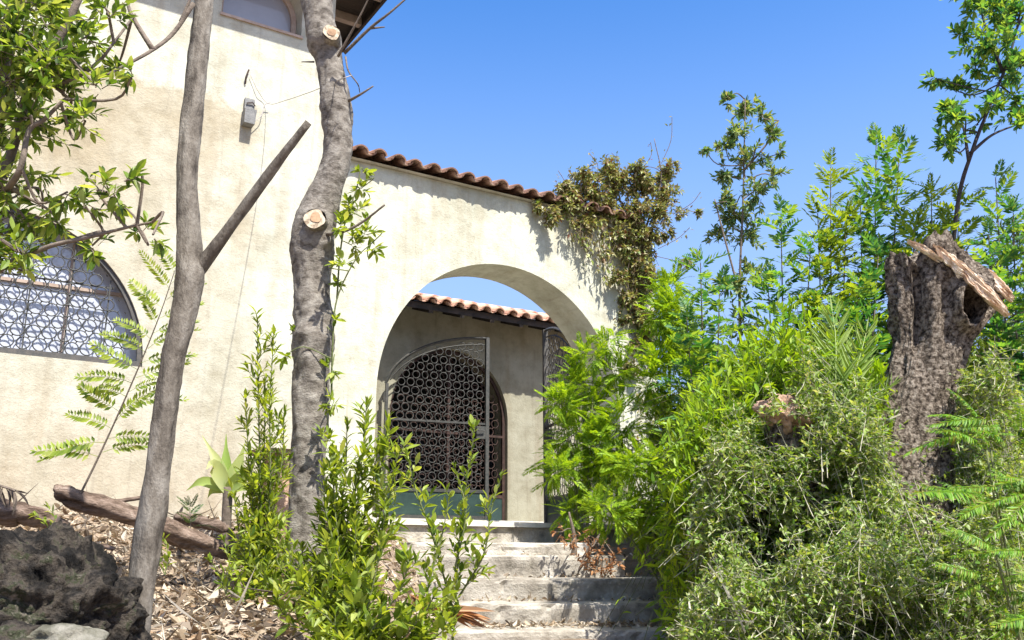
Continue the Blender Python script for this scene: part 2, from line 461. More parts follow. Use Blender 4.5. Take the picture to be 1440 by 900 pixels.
def place_leaves(root, org, tplset, items, mat, name='leaf', limit=300, minpx=9.0, stuffname='foliage'):
    """largest in view as objects, the rest as one stuff part; items in world coordinates, root unrotated at org"""
    def px(it): return it[2] * FPX / max(1.0, np.linalg.norm(it[3] - np.array([0, 0, EZ])))
    its = sorted(items, key=px, reverse=True)
    ind = [i for i in its[:limit] if px(i) >= minpx]
    rest = its[len(ind):]
    for it in ind:
        o = bpy.data.objects.new(name, tpl_mesh(tplset, it[0], name, mat))
        COL.objects.link(o); o.parent = root
        o.matrix_local = M4(it[1], it[2], it[3] - org)
    if rest:
        v, f = merge(tplset, rest, org)
        link(stuffname, mesh_np(stuffname, v, f, mat), root, kind='stuff')

T_BROAD = [leaf_tpl(.40, .14, .15), leaf_tpl(.36, .22, .35), leaf_tpl(.44, .05, -.1), leaf_tpl(.34, .3, .1)]
T_NARROW = [leaf_tpl(.26, .16, .2), leaf_tpl(.22, .25, .4), leaf_tpl(.28, .08, 0)]
T_SMALL = [leaf_tpl(.5, .1, .1, 2), leaf_tpl(.42, .25, .3, 2)]
T_PINN = [frond_tpl(13, .15, .36, .3, seed=1, angle=68), frond_tpl(15, .14, .36, .6, seed=2, angle=66), frond_tpl(12, .16, .38, .2, seed=3, angle=70)]
T_AIL = [frond_tpl(8, .30, .36, .35, seed=4), frond_tpl(9, .28, .34, .7, seed=5), frond_tpl(7, .32, .38, .1, seed=6)]
T_FINE = [frond_tpl(15, .17, .30, .25, seed=7, angle=58), frond_tpl(17, .15, .32, .5, seed=8, angle=55), frond_tpl(13, .19, .28, .1, seed=9, angle=60)]
T_PALM = [frond_tpl(24, .26, .075, .35, seed=10, angle=52, rach=.01, curl=.3, taper=True), frond_tpl(22, .25, .08, .6, seed=11, angle=50, rach=.01, curl=.4)]
T_CURL = [leaf_tpl(.5, .3, .4), leaf_tpl(.4, .6, -.3), leaf_tpl(.55, .15, .6), leaf_tpl(.25, .4, .3), leaf_tpl(.12, .3, .1)]

def rdir(up=.0, z=None):
    d = rng.normal(size=3); d /= np.linalg.norm(d); d[2] = d[2] + up if z is None else z
    return d / np.linalg.norm(d)

# ------------------------------------------------------------------ ground
def smooth(t): t = np.clip(t, 0, 1); return t * t * (3 - 2 * t)
def gz(x, y):
    lb = np.interp(y, [-3, 0, 1.5, 2.8, 3.6, 5, 7, 9, 14, 60], [0, 0, .55, 1.05, 1.22, 1.47, 1.80, 1.9, 1.92, 1.9])
    lb = lb + .10 * np.clip(-x - 1.5, 0, 3) * np.clip((y - 3) / 3, 0, 1)
    pa = np.interp(y, [-3, 0, 3, 5.2, 6.2, 6.9, 8.2, 9, 14, 60], [0, 0, .55, .98, 1.08, 1.10, 1.5, 1.85, 1.9, 1.9])
    rb = np.interp(y, [-3, 0, 3, 5.2, 6.5, 9, 12, 60], [0, 0, .6, 1.02, 1.2, 1.6, 1.8, 1.9])
    a = smooth((x + 1.05) / .7); b = smooth((x - 1.1) / .8)
    return lb * (1 - a) + pa * a * (1 - b) + rb * b
def gzn(x, y):
    k = min(1.0, max(0.0, (y - 0.5)))
    return float(gz(x, y)) + k * (.06 * mnoise.noise(Vector((x * 1.3, y * 1.3, 3))) + .03 * mnoise.noise(Vector((x * 5, y * 5, 7))) + .012 * mnoise.noise(Vector((x * 17, y * 17, 9))))
def axis(lo, hi, step, far):
    mid = list(np.arange(lo, hi, step)); k = step; a = [lo]; b = [hi]
    while a[-1] > -far: k *= 1.35; a.append(a[-1] - k)
    k = step
    while b[-1] < far: k *= 1.35; b.append(b[-1] + k)
    return np.array(a[:0:-1] + mid + b)
gx = axis(-4.2, 4.6, .045, 900); gy = axis(2.4, 9.2, .045, 900)
V = []
for yy in gy:
    for xx in gx: V.append((xx, yy, gzn(xx, yy) if abs(xx) < 30 and -5 < yy < 60 else float(gz(xx, yy))))
nx, ny = len(gx), len(gy)
I = np.arange(nx * ny).reshape(ny, nx)
F = np.stack([I[:-1, :-1], I[:-1, 1:], I[1:, 1:], I[1:, :-1]], -1).reshape(-1, 4)
link('ground', mesh_np('ground', V, F, M_SOIL, True), kind='structure')

# ------------------------------------------------------------------ walls
def arc_fn(c, a, zs, h, zb):
    def hi(s):
        t = min(1, abs(s - c) / a); return zs + h * math.sqrt(max(0, 1 - t * t))
    return (c - a, c + a, zb, hi)
def wall_mesh(s0, s1, y0, y1, z0, z1, ops):
    """slab in wall coordinates with arched openings; small uneven waves in the surface"""
    cuts = sorted(set([s0, s1] + [round(q, 4) for q in np.arange(s0, s1, .2)]))
    for (a, b, zb, hi) in ops:
        cuts = [q for q in cuts if q < a or q > b]
        th = np.linspace(0, math.pi, 49)
        cuts += list((a + b) / 2 - (b - a) / 2 * np.cos(th))
    cuts = sorted(cuts)
    mb = MB()
    def quad(a, b, c, d): mb.add([a, b, c, d], [(0, 1, 2, 3)])
    def op_at(s):
        for o in ops:
            if o[0] - 1e-6 <= s <= o[1] + 1e-6: return o
        return None
    for a, b in zip(cuts[:-1], cuts[1:]):
        if b - a < 1e-6: continue
        o = op_at((a + b) / 2)
        segs = [((z0, z0), (z1, z1))]
        if o:
            zb = o[2]; ha, hb = o[3](a), o[3](b)
            segs = [((ha, hb), (z1, z1))]
            if zb > z0 + 1e-3:
                segs.append(((z0, z0), (zb, zb)))
                quad((a, y0, zb), (b, y0, zb), (b, y1, zb), (a, y1, zb))
            quad((a, y0, ha), (a, y1, ha), (b, y1, hb), (b, y0, hb))
        for (l, h) in segs:
            quad((a, y0, l[0]), (b, y0, l[1]), (b, y0, h[1]), (a, y0, h[0]))
            quad((b, y1, l[1]), (a, y1, l[0]), (a, y1, h[0]), (b, y1, h[1]))
        quad((a, y0, z1), (b, y0, z1), (b, y1, z1), (a, y1, z1))
    for o in ops:
        for s, sg in ((o[0], 1), (o[1], -1)):
            h = o[3](s)
            if h - o[2] > 1e-3: quad((s, y0, o[2]), (s, y1, o[2]), (s, y1, h), (s, y0, h))
    quad((s0, y0, z0), (s0, y0, z1), (s0, y1, z1), (s0, y1, z0))
    quad((s1, y0, z0), (s1, y1, z0), (s1, y1, z1), (s1, y0, z1))
    v = np.concatenate(mb.v)
    me = mesh_np('wall', v, mb.f)
    bm = bmesh.new(); bm.from_mesh(me); bmesh.ops.remove_doubles(bm, verts=bm.verts, dist=1e-4)
    bmesh.ops.recalc_face_normals(bm, faces=bm.faces); bm.to_mesh(me); bm.free()
    return me

HS1 = -.66
# house: tall rendered volume on the left
house = empty('house', tuple(P0), WROT, label='tall cream rendered house with an arched ring-grilled window on the left', cat='house')
LW = (-3.14, 1.10); UW = (-1.33, .36)
hm = wall_mesh(-9, HS1, 0, .35, .3, 7.148, [arc_fn(LW[0], LW[1], 3.04, 1.08, 3.03), arc_fn(UW[0], UW[1], 6.42, .36, 6.21)])
hm.materials.append(M_HOUSE); link('wall', hm, house)
mb = MB(); mb.box((HS1 - .35, .35, .3), (HS1, 5.6, 7.15)); mb.box((-9, .35, .3), (-8.65, 5.6, 7.15)); mb.box((-9, 5.6, .3), (HS1, 5.95, 7.15))
mb.build('side_wall', M_HOUSE, house)
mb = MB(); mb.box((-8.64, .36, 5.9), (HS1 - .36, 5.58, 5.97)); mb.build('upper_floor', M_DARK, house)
# tiled roof with overhanging boarded eave
EO, ZE = .62, 7.15
mb = MB()
rf = mb.v
cx = (-9 + HS1) / 2
a = (-9 - EO, -EO, ZE); b = (HS1 + EO, -EO, ZE); c = (HS1 + EO, 5.95 + EO, ZE); d = (-9 - EO, 5.95 + EO, ZE)
r0 = (-9 + 2.6, 2.97, ZE + 1.5); r1 = (HS1 - 2.6, 2.97, ZE + 1.5)
up = lambda p: (p[0], p[1], p[2] + .12)
mb.add([up(a), up(b), up(c), up(d), r0, r1], [(0, 1, 5, 4), (1, 2, 5), (2, 3, 4, 5), (3, 0, 4)])
mb.build('roof', M_TILE, house)
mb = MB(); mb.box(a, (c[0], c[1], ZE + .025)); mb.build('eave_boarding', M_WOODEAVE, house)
mb = MB()
mb.box((b[0] - .03, b[1], ZE - .1), (b[0], c[1], ZE)); mb.box((a[0], a[1], ZE - .1), (b[0] - .032, a[1] + .03, ZE)); mb.build('fascia', M_WOODEAVE, house)
for k in range(12):
    yy = -.3 + k * .55
    mb = MB(); mb.box((HS1 + .003, yy, ZE - .09), (HS1 + EO - .034, yy + .07, ZE - .002)); mb.build('rafter', M_RAFTER, house)
# hip roof tiles along the visible edge
# --- lower window
win = link('window', MB().build and None, house) if False else empty('window', (0, 0, 0)); win.parent = house
def arch_ring(mb, c, a, zs, h, zb, y, wd, dp, n=40, legs=True):
    th = np.linspace(math.pi, 0, n)
    P = [(c + a * math.cos(t), zs + h * math.sin(t)) for t in th]
    Q = [(c + (a - wd) * math.cos(t), zs + (h - wd) * math.sin(t)) for t in th]
    if legs and zs > zb + .01: P = [(c - a, zb)] + P + [(c + a, zb)]; Q = [(c - a + wd, zb)] + Q + [(c + a - wd, zb)]
    m = len(P)
    v = [(p[0], y, p[1]) for p in P] + [(p[0], y, p[1]) for p in Q] + [(p[0], y + dp, p[1]) for p in P] + [(p[0], y + dp, p[1]) for p in Q]
    f = []
    for i in range(m - 1):
        f += [(i, i + 1, m + i + 1, m + i), (2 * m + i, 3 * m + i, 3 * m + i + 1, 2 * m + i + 1), (i, 2 * m + i, 2 * m + i + 1, i + 1), (m + i, m + i + 1, 3 * m + i + 1, 3 * m + i)]
    mb.add(v, f)
mb = MB(); arch_ring(mb, LW[0], LW[1] - .003, 3.05, 1.075, 3.05, .02, .035, .04)
mb.box((LW[0] - LW[1] + .004, .018, 3.034), (LW[0] + LW[1] - .004, .062, 3.075))
mb.build('frame', M_IRON, win)
# glass
def glassmat(name, col, rough=.08):
    m, n, b, out = newmat(name)
    t = tex(n, 'Noise', 3.0, 4, .6, objco(n)); 
    c = ramp(n, t.outputs[0], [(.35, tuple(q * .8 for q in col)), (.65, col)]).outputs[0]
    n.links.new(c, b.inputs['Base Color']); b.inputs['Roughness'].default_value = rough
    b.inputs['Specular IOR Level'].default_value = .9
    b.inputs['Coat Weight'].default_value = .6; b.inputs['Coat Roughness'].default_value = .03
    return m
M_GLASS1 = glassmat('pale_reflecting_glass', (.52, .54, .60), .10)  # pale base colour carries the sky's reflection along with white sheers
M_GLASS2 = glassmat('dusty_grey_glass', (.26, .25, .26), .35)
def lunette(c, a, zs, h, zb, y):
    th = np.linspace(math.pi, 0, 40); v = [(c + a * math.cos(t), y, zs + h * math.sin(t)) for t in th]
    if zs > zb: v = [(c - a, y, zb)] + v + [(c + a, y, zb)]
    return v, [tuple(range(len(v)))]
v, f = lunette(LW[0], LW[1] - .01, 3.05, 1.07, 3.04, .17)
link('glass', mesh_np('glass', v, f, M_GLASS1), win)
mb = MB()
mb.box((LW[0] - 1.02, .145, 3.6), (LW[0] + 1.02, .168, 3.625))
for q in (-.55, 0, .55): mb.box((LW[0] + q - .012, .143, 3.05), (LW[0] + q + .012, .167, 3.05 + math.sqrt(1.07 ** 2 - q * q) - .01))
mb.build('glazing_bar', M_FRAME, win)
def torus(r, t, n=18, m=5):
    v = []; f = []
    for i in range(n):
        a = 2 * math.pi * i / n
        for j in range(m):
            b = 2 * math.pi * j / m; q = r + t * math.cos(b)
            v.append((q * math.cos(a), t * math.sin(b), q * math.sin(a)))
    for i in range(n):
        for j in range(m):
            k = (i + 1) % n; l = (j + 1) % m; f.append((i * m + j, i * m + l, k * m + l, k * m + j))
    return np.array(v), f
def ring_grille(parent, inside, s0, s1, z0, z1, pitch, r, t, y, mat, bars=True, scroll=False, M=None):
    """staggered rings tied by short diagonal bars"""
    tv, tf = torus(r, t)
    rm = mesh_np('ring', tv, tf, mat, True)
    bars_mb = MB(); k = 0; row = 0; z = z0 + r
    dz = pitch * .86
    while z < z1:
        s = s0 + r + (pitch / 2 if row % 2 else 0)
        while s < s1:
            if inside(s, z, r):
                link('ring', rm, parent, Matrix.Translation((s + rng.normal() * .003, y + rng.normal() * .003, z + rng.normal() * .003)) @ Matrix.Rotation(rng.normal() * .12, 4, 'Z') @ Matrix.Diagonal((rng.uniform(.93, 1.06), 1, rng.uniform(.93, 1.06), 1))); k += 1
            for dx in (-pitch / 2, pitch / 2):
                p1 = np.array([s, y, z]); p2 = np.array([s + dx, y, z + dz]); dd = (p2 - p1) / np.linalg.norm(p2 - p1)
                e1, e2 = p1 + dd * (r - t * .3), p2 - dd * (r - t * .3)
                if inside(e1[0], e1[2], .01) and inside(e2[0], e2[2], .01):
                    bars_mb.tube([e1, e2], t * .95, 4, True)
            s += pitch
        z += dz; row += 1
    bars_mb.build('tie_bar', mat, parent, kind='stuff')
def in_arch(c, a, zs, h, zb):
    def f(s, z, r):
        if z - r < zb or abs(s - c) > a - r: return False
        if z <= zs: return True
        return ((s - c) / (a - r)) ** 2 + ((z - zs) / (h - r)) ** 2 <= 1
    return f
ring_grille(win, in_arch(LW[0], LW[1] - .04, 3.05, 1.05, 3.08), -3.75, LW[0] + LW[1], 3.08, 4.15, .106, .046, .0048, .045, M_IRONG)
mb = MB()
for q in np.arange(-.8, 1.0, .27): mb.box((LW[0] + q - .005, .052, 3.07), (LW[0] + q + .005, .062, 3.05 + math.sqrt(max(0, 1.04 ** 2 - q * q))))
mb.box((LW[0] - .85, .051, 3.62), (LW[0] + .85, .061, 3.632))
mb.build('grille_bar', M_IRONG, win)
# --- upper window
w2 = empty('window', (0, 0, 0)); w2.parent = house
mb = MB(); arch_ring(mb, UW[0], UW[1] - .003, 6.42, .357, 6.213, .16, .045, .05); mb.box((UW[0] - .355, .158, 6.213), (UW[0] + .355, .214, 6.25)); mb.build('frame', M_FRAME, w2)
v, f = lunette(UW[0], UW[1] - .02, 6.42, .34, 6.22, .19); link('pane', mesh_np('pane', v, f, M_GLASS2), w2)
mb = MB(); mb.box((UW[0] - .37, -.018, 6.185), (UW[0] + .37, .05, 6.209)); mb.build('sill', M_FRAME, w2)

# arch wall
AC, AA, AZS, AH = 1.25, 1.35, 3.04, 1.37
LZ = 1.924
awall = empty('garden_wall', tuple(P0), WROT, label='cream rendered wall with a big round archway and a tiled top', cat='wall')
TH = .50; AW1 = 3.12; TZ = 5.13
am = wall_mesh(HS1 + .003, AW1, 0.004, TH, .6, TZ, [arc_fn(AC, AA, AZS, AH, LZ - .02)])
am.materials.append(M_WALL); link('wall', am, awall)
def tile_mesh(r0, r1, L, th, up=True, mat=None, n=8):
    v = []; f = []
    for y, r in ((0, r0), (L, r1)):
        for rr in (r, r - th):
            for i in range(n + 1):
                a = math.pi * (.06 + .88 * i / n); sg = 1 if up else -1
                v.append((rr * math.cos(a), y, sg * (rr * math.sin(a)) * .92))
    m = n + 1
    for i in range(n):
        f += [(i, i + 1, 2 * m + i + 1, 2 * m + i), (m + i + 1, m + i, 3 * m + i, 3 * m + i + 1), (i, m + i, m + i + 1, i + 1), (2 * m + i, 2 * m + i + 1, 3 * m + i + 1, 3 * m + i)]
    f += [(0, 2 * m, 3 * m, m), (m - 1, 2 * m - 1, 4 * m - 1, 3 * m - 1)]
    return mesh_np('roof_tile', v, f, mat, False)
def tile_row(parent, s0, s1, pitch, y, z, slope, L, r, mat, cover, pan, back=False, jit=1.0):
    n = int((s1 - s0) / pitch)
    for i in range(n + 1):
        s = s0 + i * pitch
        for me, dx, dz in ((pan, pitch / 2, r * .72), (cover, 0, 0)):
            j = jit
            M = Matrix.Translation((s + dx + rng.uniform(-.006, .006) * j, y + (-1 if back else 1) * rng.uniform(-.014, .014) * j, z + dz + rng.uniform(-.004, .004) * j)) @ Matrix.Rotation(math.pi if back else 0, 4, 'Z') @ Matrix.Rotation(slope + R(rng.uniform(-1.5, 1.5)) * j, 4, 'X') @ Matrix.Rotation(R(rng.uniform(-2.5, 2.5)) * j, 4, 'Z')
            link('roof_tile', me, parent, M)
cov = tile_mesh(.075, .062, .44, .014, True, M_TILE); pan = tile_mesh(.062, .075, .44, .014, False, M_TILE)
tile_row(awall, HS1 + .08, 2.95, .186, -.13, TZ + .035, R(16), .44, .07, M_TILE, cov, pan)
tile_row(awall, HS1 + .08, 2.95, .186, TH + .13, TZ + .035, R(16), .44, .07, M_TILE, cov, pan, back=True)
ridge = tile_mesh(.10, .085, .40, .015, True, M_TILE)
for i in range(11):
    link('ridge_tile', ridge, awall, Matrix.Translation((HS1 + .02 + i * .34, TH / 2, TZ + .13)) @ Matrix.Rotation(-math.pi / 2, 4, 'Z'))
mb = MB(); mb.add([(HS1 + .005, -.06, TZ + .004), (AW1 - .01, -.06, TZ + .004), (AW1 - .01, TH + .06, TZ + .004), (HS1 + .005, TH + .06, TZ + .004), (HS1 + .005, TH / 2, TZ + .13), (AW1 - .01, TH / 2, TZ + .13)], [(0, 1, 5, 4), (2, 3, 4, 5), (0, 3, 2, 1), (1, 2, 5), (3, 0, 4)])
mb.build('mortar_bed', M_LAND, awall)

# landing slab behind and in front of the arch
slab = empty('landing', tuple(P0), WROT, kind='structure')
mb = MB(); mb.box((-.58, -.42, LZ - .45), (3.4, 3.2, LZ - .045)); mb.build('slab_base', M_CONC, slab)
mb = MB(); mb.box((-.60, -.455, LZ - .042), (3.42, 3.2, LZ)); mb.build('landing_edge', M_LAND, slab)

# rear courtyard wall with door arch
rear = empty('courtyard_wall', tuple(P0), WROT, label='shaded courtyard wall with arched doorway seen through the archway', cat='wall')
RO = 3.2; RA = (2.37, .87)
RZ = 4.79
rm_ = wall_mesh(HS1 + .01, 5.6, RO, RO + .35, 1.5, RZ + .026, [arc_fn(RA[0], RA[1], 3.42, .90, 2.09)])
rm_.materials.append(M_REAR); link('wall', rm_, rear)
mb = MB(); mb.box((HS1 + .02, RO - .42, 1.5), (5.5, RO - .003, 2.09)); mb.build('door_step', M_LAND, rear)
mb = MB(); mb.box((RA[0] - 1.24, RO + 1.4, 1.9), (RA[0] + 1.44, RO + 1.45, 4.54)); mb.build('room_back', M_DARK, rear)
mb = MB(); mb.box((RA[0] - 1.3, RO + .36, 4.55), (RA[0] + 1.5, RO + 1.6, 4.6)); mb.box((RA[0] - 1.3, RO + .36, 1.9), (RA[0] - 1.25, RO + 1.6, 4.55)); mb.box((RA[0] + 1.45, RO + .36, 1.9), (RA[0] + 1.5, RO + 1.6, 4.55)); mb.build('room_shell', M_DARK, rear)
mb = MB(); sl_ = R(18)
mb.add([(HS1 + .01, RO - .52, RZ - .14), (5.6, RO - .52, RZ - .14), (5.6, RO + 1.4, RZ - .14 + 1.92 * math.tan(sl_)), (HS1 + .01, RO + 1.4, RZ - .14 + 1.92 * math.tan(sl_)),
        (HS1 + .01, RO - .52, RZ - .06), (5.6, RO - .52, RZ - .06), (5.6, RO + 1.4, RZ - .06 + 1.92 * math.tan(sl_)), (HS1 + .01, RO + 1.4, RZ - .06 + 1.92 * math.tan(sl_))],
       [(0, 3, 2, 1), (4, 5, 6, 7), (0, 1, 5, 4), (1, 2, 6, 5), (3, 0, 4, 7), (2, 3, 7, 6)])
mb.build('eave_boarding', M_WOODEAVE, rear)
for i in range(9):
    mb = MB(); mb.box((0, 0, .035), (.06, .5, .08), Matrix.Translation((.4 + i * .45, RO - .5, RZ - .24 + .03)) @ Matrix.Rotation(sl_, 4, 'X')); mb.build('rafter', M_WOODEAVE, rear)
cov2 = tile_mesh(.082, .068, .46, .014, True, M_TILEP); pan2 = tile_mesh(.068, .082, .46, .014, False, M_TILEP)
for k in range(3):
    d_ = k * .38
    tile_row(rear, .55, 4.6, .2, RO - .60 + d_ * math.cos(sl_), RZ - .06 + d_ * math.sin(sl_) + (.012 * k), sl_, .46, .075, M_TILEP, cov2, pan2)

# closed double grille in the doorway
door = empty('doorway_grille', tuple(P0), WROT, label='closed rusty lattice door filling the far arched doorway', cat='door')
def grille_panel(door, c, a, zs, h, zb, y, mat, solid, panel_h, pitch, r, t, lim=None, fr=.03, stile=True):
    pass
mb = MB(); arch_ring(mb, RA[0], RA[1] - .005, 3.42, .893, 2.093, RO + .06, .04, .035, legs=True)
mb.box((RA[0] - .022, RO + .058, 2.095), (RA[0] + .022, RO + .097, 4.27)); mb.box((RA[0] - .86, RO + .061, 2.40), (RA[0] + .86, RO + .094, 2.44)); mb.box((RA[0] - .86, RO + .062, 3.2), (RA[0] + .86, RO + .09, 3.23))
mb.build('frame', M_RUST, door)
mb = MB(); mb.box((RA[0] - .84, RO + .07, 2.1), (RA[0] + .84, RO + .085, 2.4)); mb.build('kick_plate', M_GREENIRON, door)
ring_grille(door, in_arch(RA[0], RA[1] - .045, 3.42, .85, 2.45), RA[0] - RA[1], RA[0] + RA[1], 2.45, 4.3, .128, .05, .0058, RO + .078, M_RUST)

# open gate leaves: local frame x along the leaf from hinge to meeting stile, z up
def gate_leaf(label, hinge, stile, z0, ztop, zh, mat, plate, back_curve):
    h = wp(hinge[0], hinge[1], 0); s = wp(stile[0], stile[1], 0)
    ang = math.atan2(s[1] - h[1], s[0] - h[0]); W = float(np.linalg.norm(s - h))
    g = empty('gate_leaf', (h[0], h[1], z0), ang, label=label, cat='gate', group='iron gate leaves of the archway')
    H = ztop - z0; hh = zh - z0
    th = np.linspace(0, math.pi / 2, 20)
    def top(x):
        t = 1 - x / W; return hh + (H - hh) * math.sqrt(max(0, 1 - t * t * back_curve)) if back_curve <= 1 else hh
    k0 = top(0); sc = lambda x: top(x)
    fb = MB(); q = .022
    fb.box((0, -q, 0), (.035, q, sc(.0))); 
    xs = np.linspace(.0, W, 26)
    P = [(x, 0, sc(x)) for x in xs]
    fb.tube(P, .019, 4); fb.tube([(x, 0, sc(x) - .09) for x in xs[1:-1]], .009, 4)
    fb.build('frame', mat, g)
    sb = MB(); sb.box((W - .045, -.028, 0), (W, .028, H + .01)); sb.build('stile', mat, g)
    sb = MB(); sb.box((.035, -.018, .32), (W - .046, .018, .36)); sb.box((.035, -.019, .0), (W - .046, .019, .04)); sb.box((.035, -.017, 1.18), (W - .046, .017, 1.205)); sb.build('rail', mat, g)
    sb = MB(); sb.box((.036, -.008, .041), (W - .047, .008, .319)); sb.build('kick_plate', plate, g)
    for zz in (.35, 1.4):
        sb = MB(); sb.tube([(-.012, 0, zz), (-.012, 0, zz + .12)], .018, 8); sb.build('hinge', mat, g)
    sb = MB(); sb.box((W - .17, -.03, 1.0), (W - .048, .03, 1.16)); sb.tube([(W - .07, -.06, 1.1), (W - .16, -.065, 1.1)], .009, 6); sb.build('lock_box', mat, g)
    ring_grille(g, lambda x, z, r: .04 + r < x < W - .05 - r and z + r < sc(min(W, max(0, x - r))) - .03 and z - r > .36, .03, W, .365, H, .122, .047, .0052, 0, mat)
    return g
gate_leaf('left gate leaf with rounded top, standing before the far doorway', (1.36, 3.05), (2.70, 2.80), 2.10, 4.42, 3.62, M_IRONG, M_GREENIRON, .98)
gate_leaf('right gate leaf swung back behind the pier, half hidden by green shrubs', (2.575, .56), (2.90, 1.80), LZ + .03, 4.34, 3.1, M_IRON, M_GREENIRON, .98)

# ------------------------------------------------------------------ steps
steps = empty('stone_steps', tuple(at(760, 850, 6.8) * np.array([1, 1, 0])), R(8), label='worn pale concrete steps rising to the archway', cat='steps')
so_ = np.array(steps.location)
cs, sn = math.cos(R(8)), math.sin(R(8))
def step_block(pxy, Y, x0, x1, depth, h, seed):
    p = at(760, pxy, Y); d = p - so_
    ly = -sn * d[0] + cs * d[1]; lz = p[2]
    n = 60; prof = [(0, -h), (0.004, -h * .5), (0, -.035), (.006, -.010), (.022, 0), (depth * .5, .004), (depth, .006)]
    v = []; f = []
    for i in range(n + 1):
        x = x0 + (x1 - x0) * i / n
        for j, (a, b) in enumerate(prof):
            k = .012 if j in (2, 3, 4) else .008
            nz = mnoise.noise(Vector((x * 3.1, j * .3, seed))); nf = mnoise.noise(Vector((x * 11, j * .6, seed + 5)))
            chip = max(0, nf - .3) * .05 if j in (2, 3) else 0
            v.append((x, ly + a + k * nz + .008 * nf + chip, lz + b + (.005 * nz - chip * .8 if j > 1 else 0)))
    m = len(prof)
    for i in range(n):
        for j in range(m - 1): f.append((i * m + j, (i + 1) * m + j, (i + 1) * m + j + 1, i * m + j + 1))
    b0 = len(v)
    for i in (0, n):
        v.append((x0 if i == 0 else x1, ly + depth, lz - h))
    f.append(tuple(reversed([j for j in range(m)] + [b0]))); f.append(tuple([n * m + j for j in range(m)] + [b0 + 1]))
    o = link('step', mesh_np('step', v, f, M_CONC, False), steps)
for i, (py, Y, x0, x1, dep, h) in enumerate([(887, 6.15, -.9, 1.75, 1.0, .3), (849, 6.55, -.75, 1.6, .9, .2), (814, 6.95, -.85, 1.3, .8, .2), (781, 7.32, -1.0, .75, .8, .19), (763, 7.62, -1.1, .55, .9, .12)]):
    step_block(py, Y, x0, x1, dep, h, i * 13.7)

# ------------------------------------------------------------------ lamp box, cables
def world_to_wall(px, py, off=0.0):
    o = np.array([0, 0, EZ]); d = at(px, py, 1.0) - o
    q0 = P0 + B_ * off
    t = ((q0 - o) @ B_) / (d @ B_); q = o + t * d
    return q
p = world_to_wall(348, 178, -.02)
lamp = empty('wall_light', tuple(p), WROT, label='small grey broken light box fixed to the house wall between the two trunks', cat='light fixture')
mb = MB(); mb.box((-.042, -.02, .13), (.042, .02, .255)); mb.build('back_plate', M_BOX, lamp)
mb = MB(); mb.add([(-.05, -.075, 0), (.04, -.075, 0), (.04, .02, .0), (-.05, .02, 0), (-.052, -.085, .13), (.048, -.085, .13), (.048, .02, .13), (-.052, .02, .13)], [(0, 3, 2, 1), (4, 5, 6, 7), (0, 1, 5, 4), (1, 2, 6, 5), (2, 3, 7, 6), (3, 0, 4, 7)])
mb.build('housing', M_BOX, lamp)
mb = MB(); mb.tube([(-.03, -.03, .2), (.02, -.035, .215), (.045, -.03, .19)], .006, 6); mb.build('bracket', M_RUST, lamp)
def cable(name, P, r, label, mat=M_CABLE):
    p0 = np.asarray(P[0]); mb = MB(p0); mb.tube(spline(P, m=8), r, 5)
    o = mb.build(name, mat, None, True, label=label, cat='cable'); o.location = p0; return o
cable('cable', [world_to_wall(352, 105, -.02), world_to_wall(363, 128, -.03), world_to_wall(378, 146, -.06), at(402, 141, 6.9), at(440, 128, 5.9), at(478, 112, 5.0), at(494, 106, 4.98)], .0028, 'thin pale cable looping from the house wall to the pruned trunk')
cable('cable', [world_to_wall(356, 172, -.06), world_to_wall(368, 162, -.05), world_to_wall(372, 148, -.04), world_to_wall(381, 144, -.05)], .0035, 'short pale wire curling out of the wall light box')
o_ = world_to_wall(347, 118, -.01)
mb = MB(o_); mb.tube([world_to_wall(350, 98, -.02), world_to_wall(346, 108, -.03), world_to_wall(345, 118, -.01)], .008, 5)
o = mb.build('wall_hook', M_RUST, None, label='rusty hook stuck in the house wall above the light box', cat='hook'); o.location = o_

# ------------------------------------------------------------------ trees with bare trunks
def trunk_mb(pts, rads, Y0, sides=20, wob=.12, m=6, knobs=(), org=None, seed=0, fine=.05, bumps=()):
    P = [at(x, y, Y) for x, y, Y in pts]
    p, r = spline(P, [rr for rr in rads], m)
    for (kx, ky, kY, amp, wd) in knobs:
        k = at(kx, ky, kY); d = np.linalg.norm(p - k, axis=1); r = r * (1 + amp * np.exp(-(d / wd) ** 2))
    mb = MB(org); mb.tube(p, r, sides, True, wob, seed=seed, fine=fine, bumps=[(at(a, b, c_), sg, am) for a, b, c_, sg, am in bumps]); return mb
px3 = lambda w_, Y: w_ * Y / FPX / 2

# thin leaning trunk
Y1 = 3.4
b1 = at(190, 925, Y1); b1[2] = gzn(b1[0], b1[1]) - .1
t1 = empty('bare_tree', tuple(b1), label='slim bare grey tree trunk leaning right with one forked stub', cat='tree')
Ws = [50, 46, 42, 46, 42, 38, 38, 37]
mb = trunk_mb([(170, 970, Y1), (192, 870, Y1), (219, 680, Y1), (241, 520, Y1 - .02), (266, 395, Y1 - .02), (263, 250, Y1), (275, 120, Y1 + .03), (292, -60, Y1 + .08)], [px3(q, Y1) for q in [38, 37, 34, 33, 37, 30, 31, 28]], Y1, org=b1, wob=.16, m=26, seed=1, sides=36, bumps=[(262, 385, Y1 - .08, .03, .004), (282, 385, Y1 - .05, .05, .005), (240, 600, Y1 - .06, .02, .006), (258, 540, Y1 - .02, .018, .007), (265, 200, Y1 - .05, .02, .006)])
mb.build('trunk', M_BARK1, t1, True)
mb = trunk_mb([(268, 396, Y1), (284, 372, Y1 - .01), (330, 310, Y1 - .05), (385, 235, Y1 - .1), (434, 172, Y1 - .15)], [px3(q, Y1) for q in [20, 21, 17, 15, 11]], Y1, org=b1, sides=12, wob=.2, seed=5)
mb.build('branch', M_BARK1, t1, True)
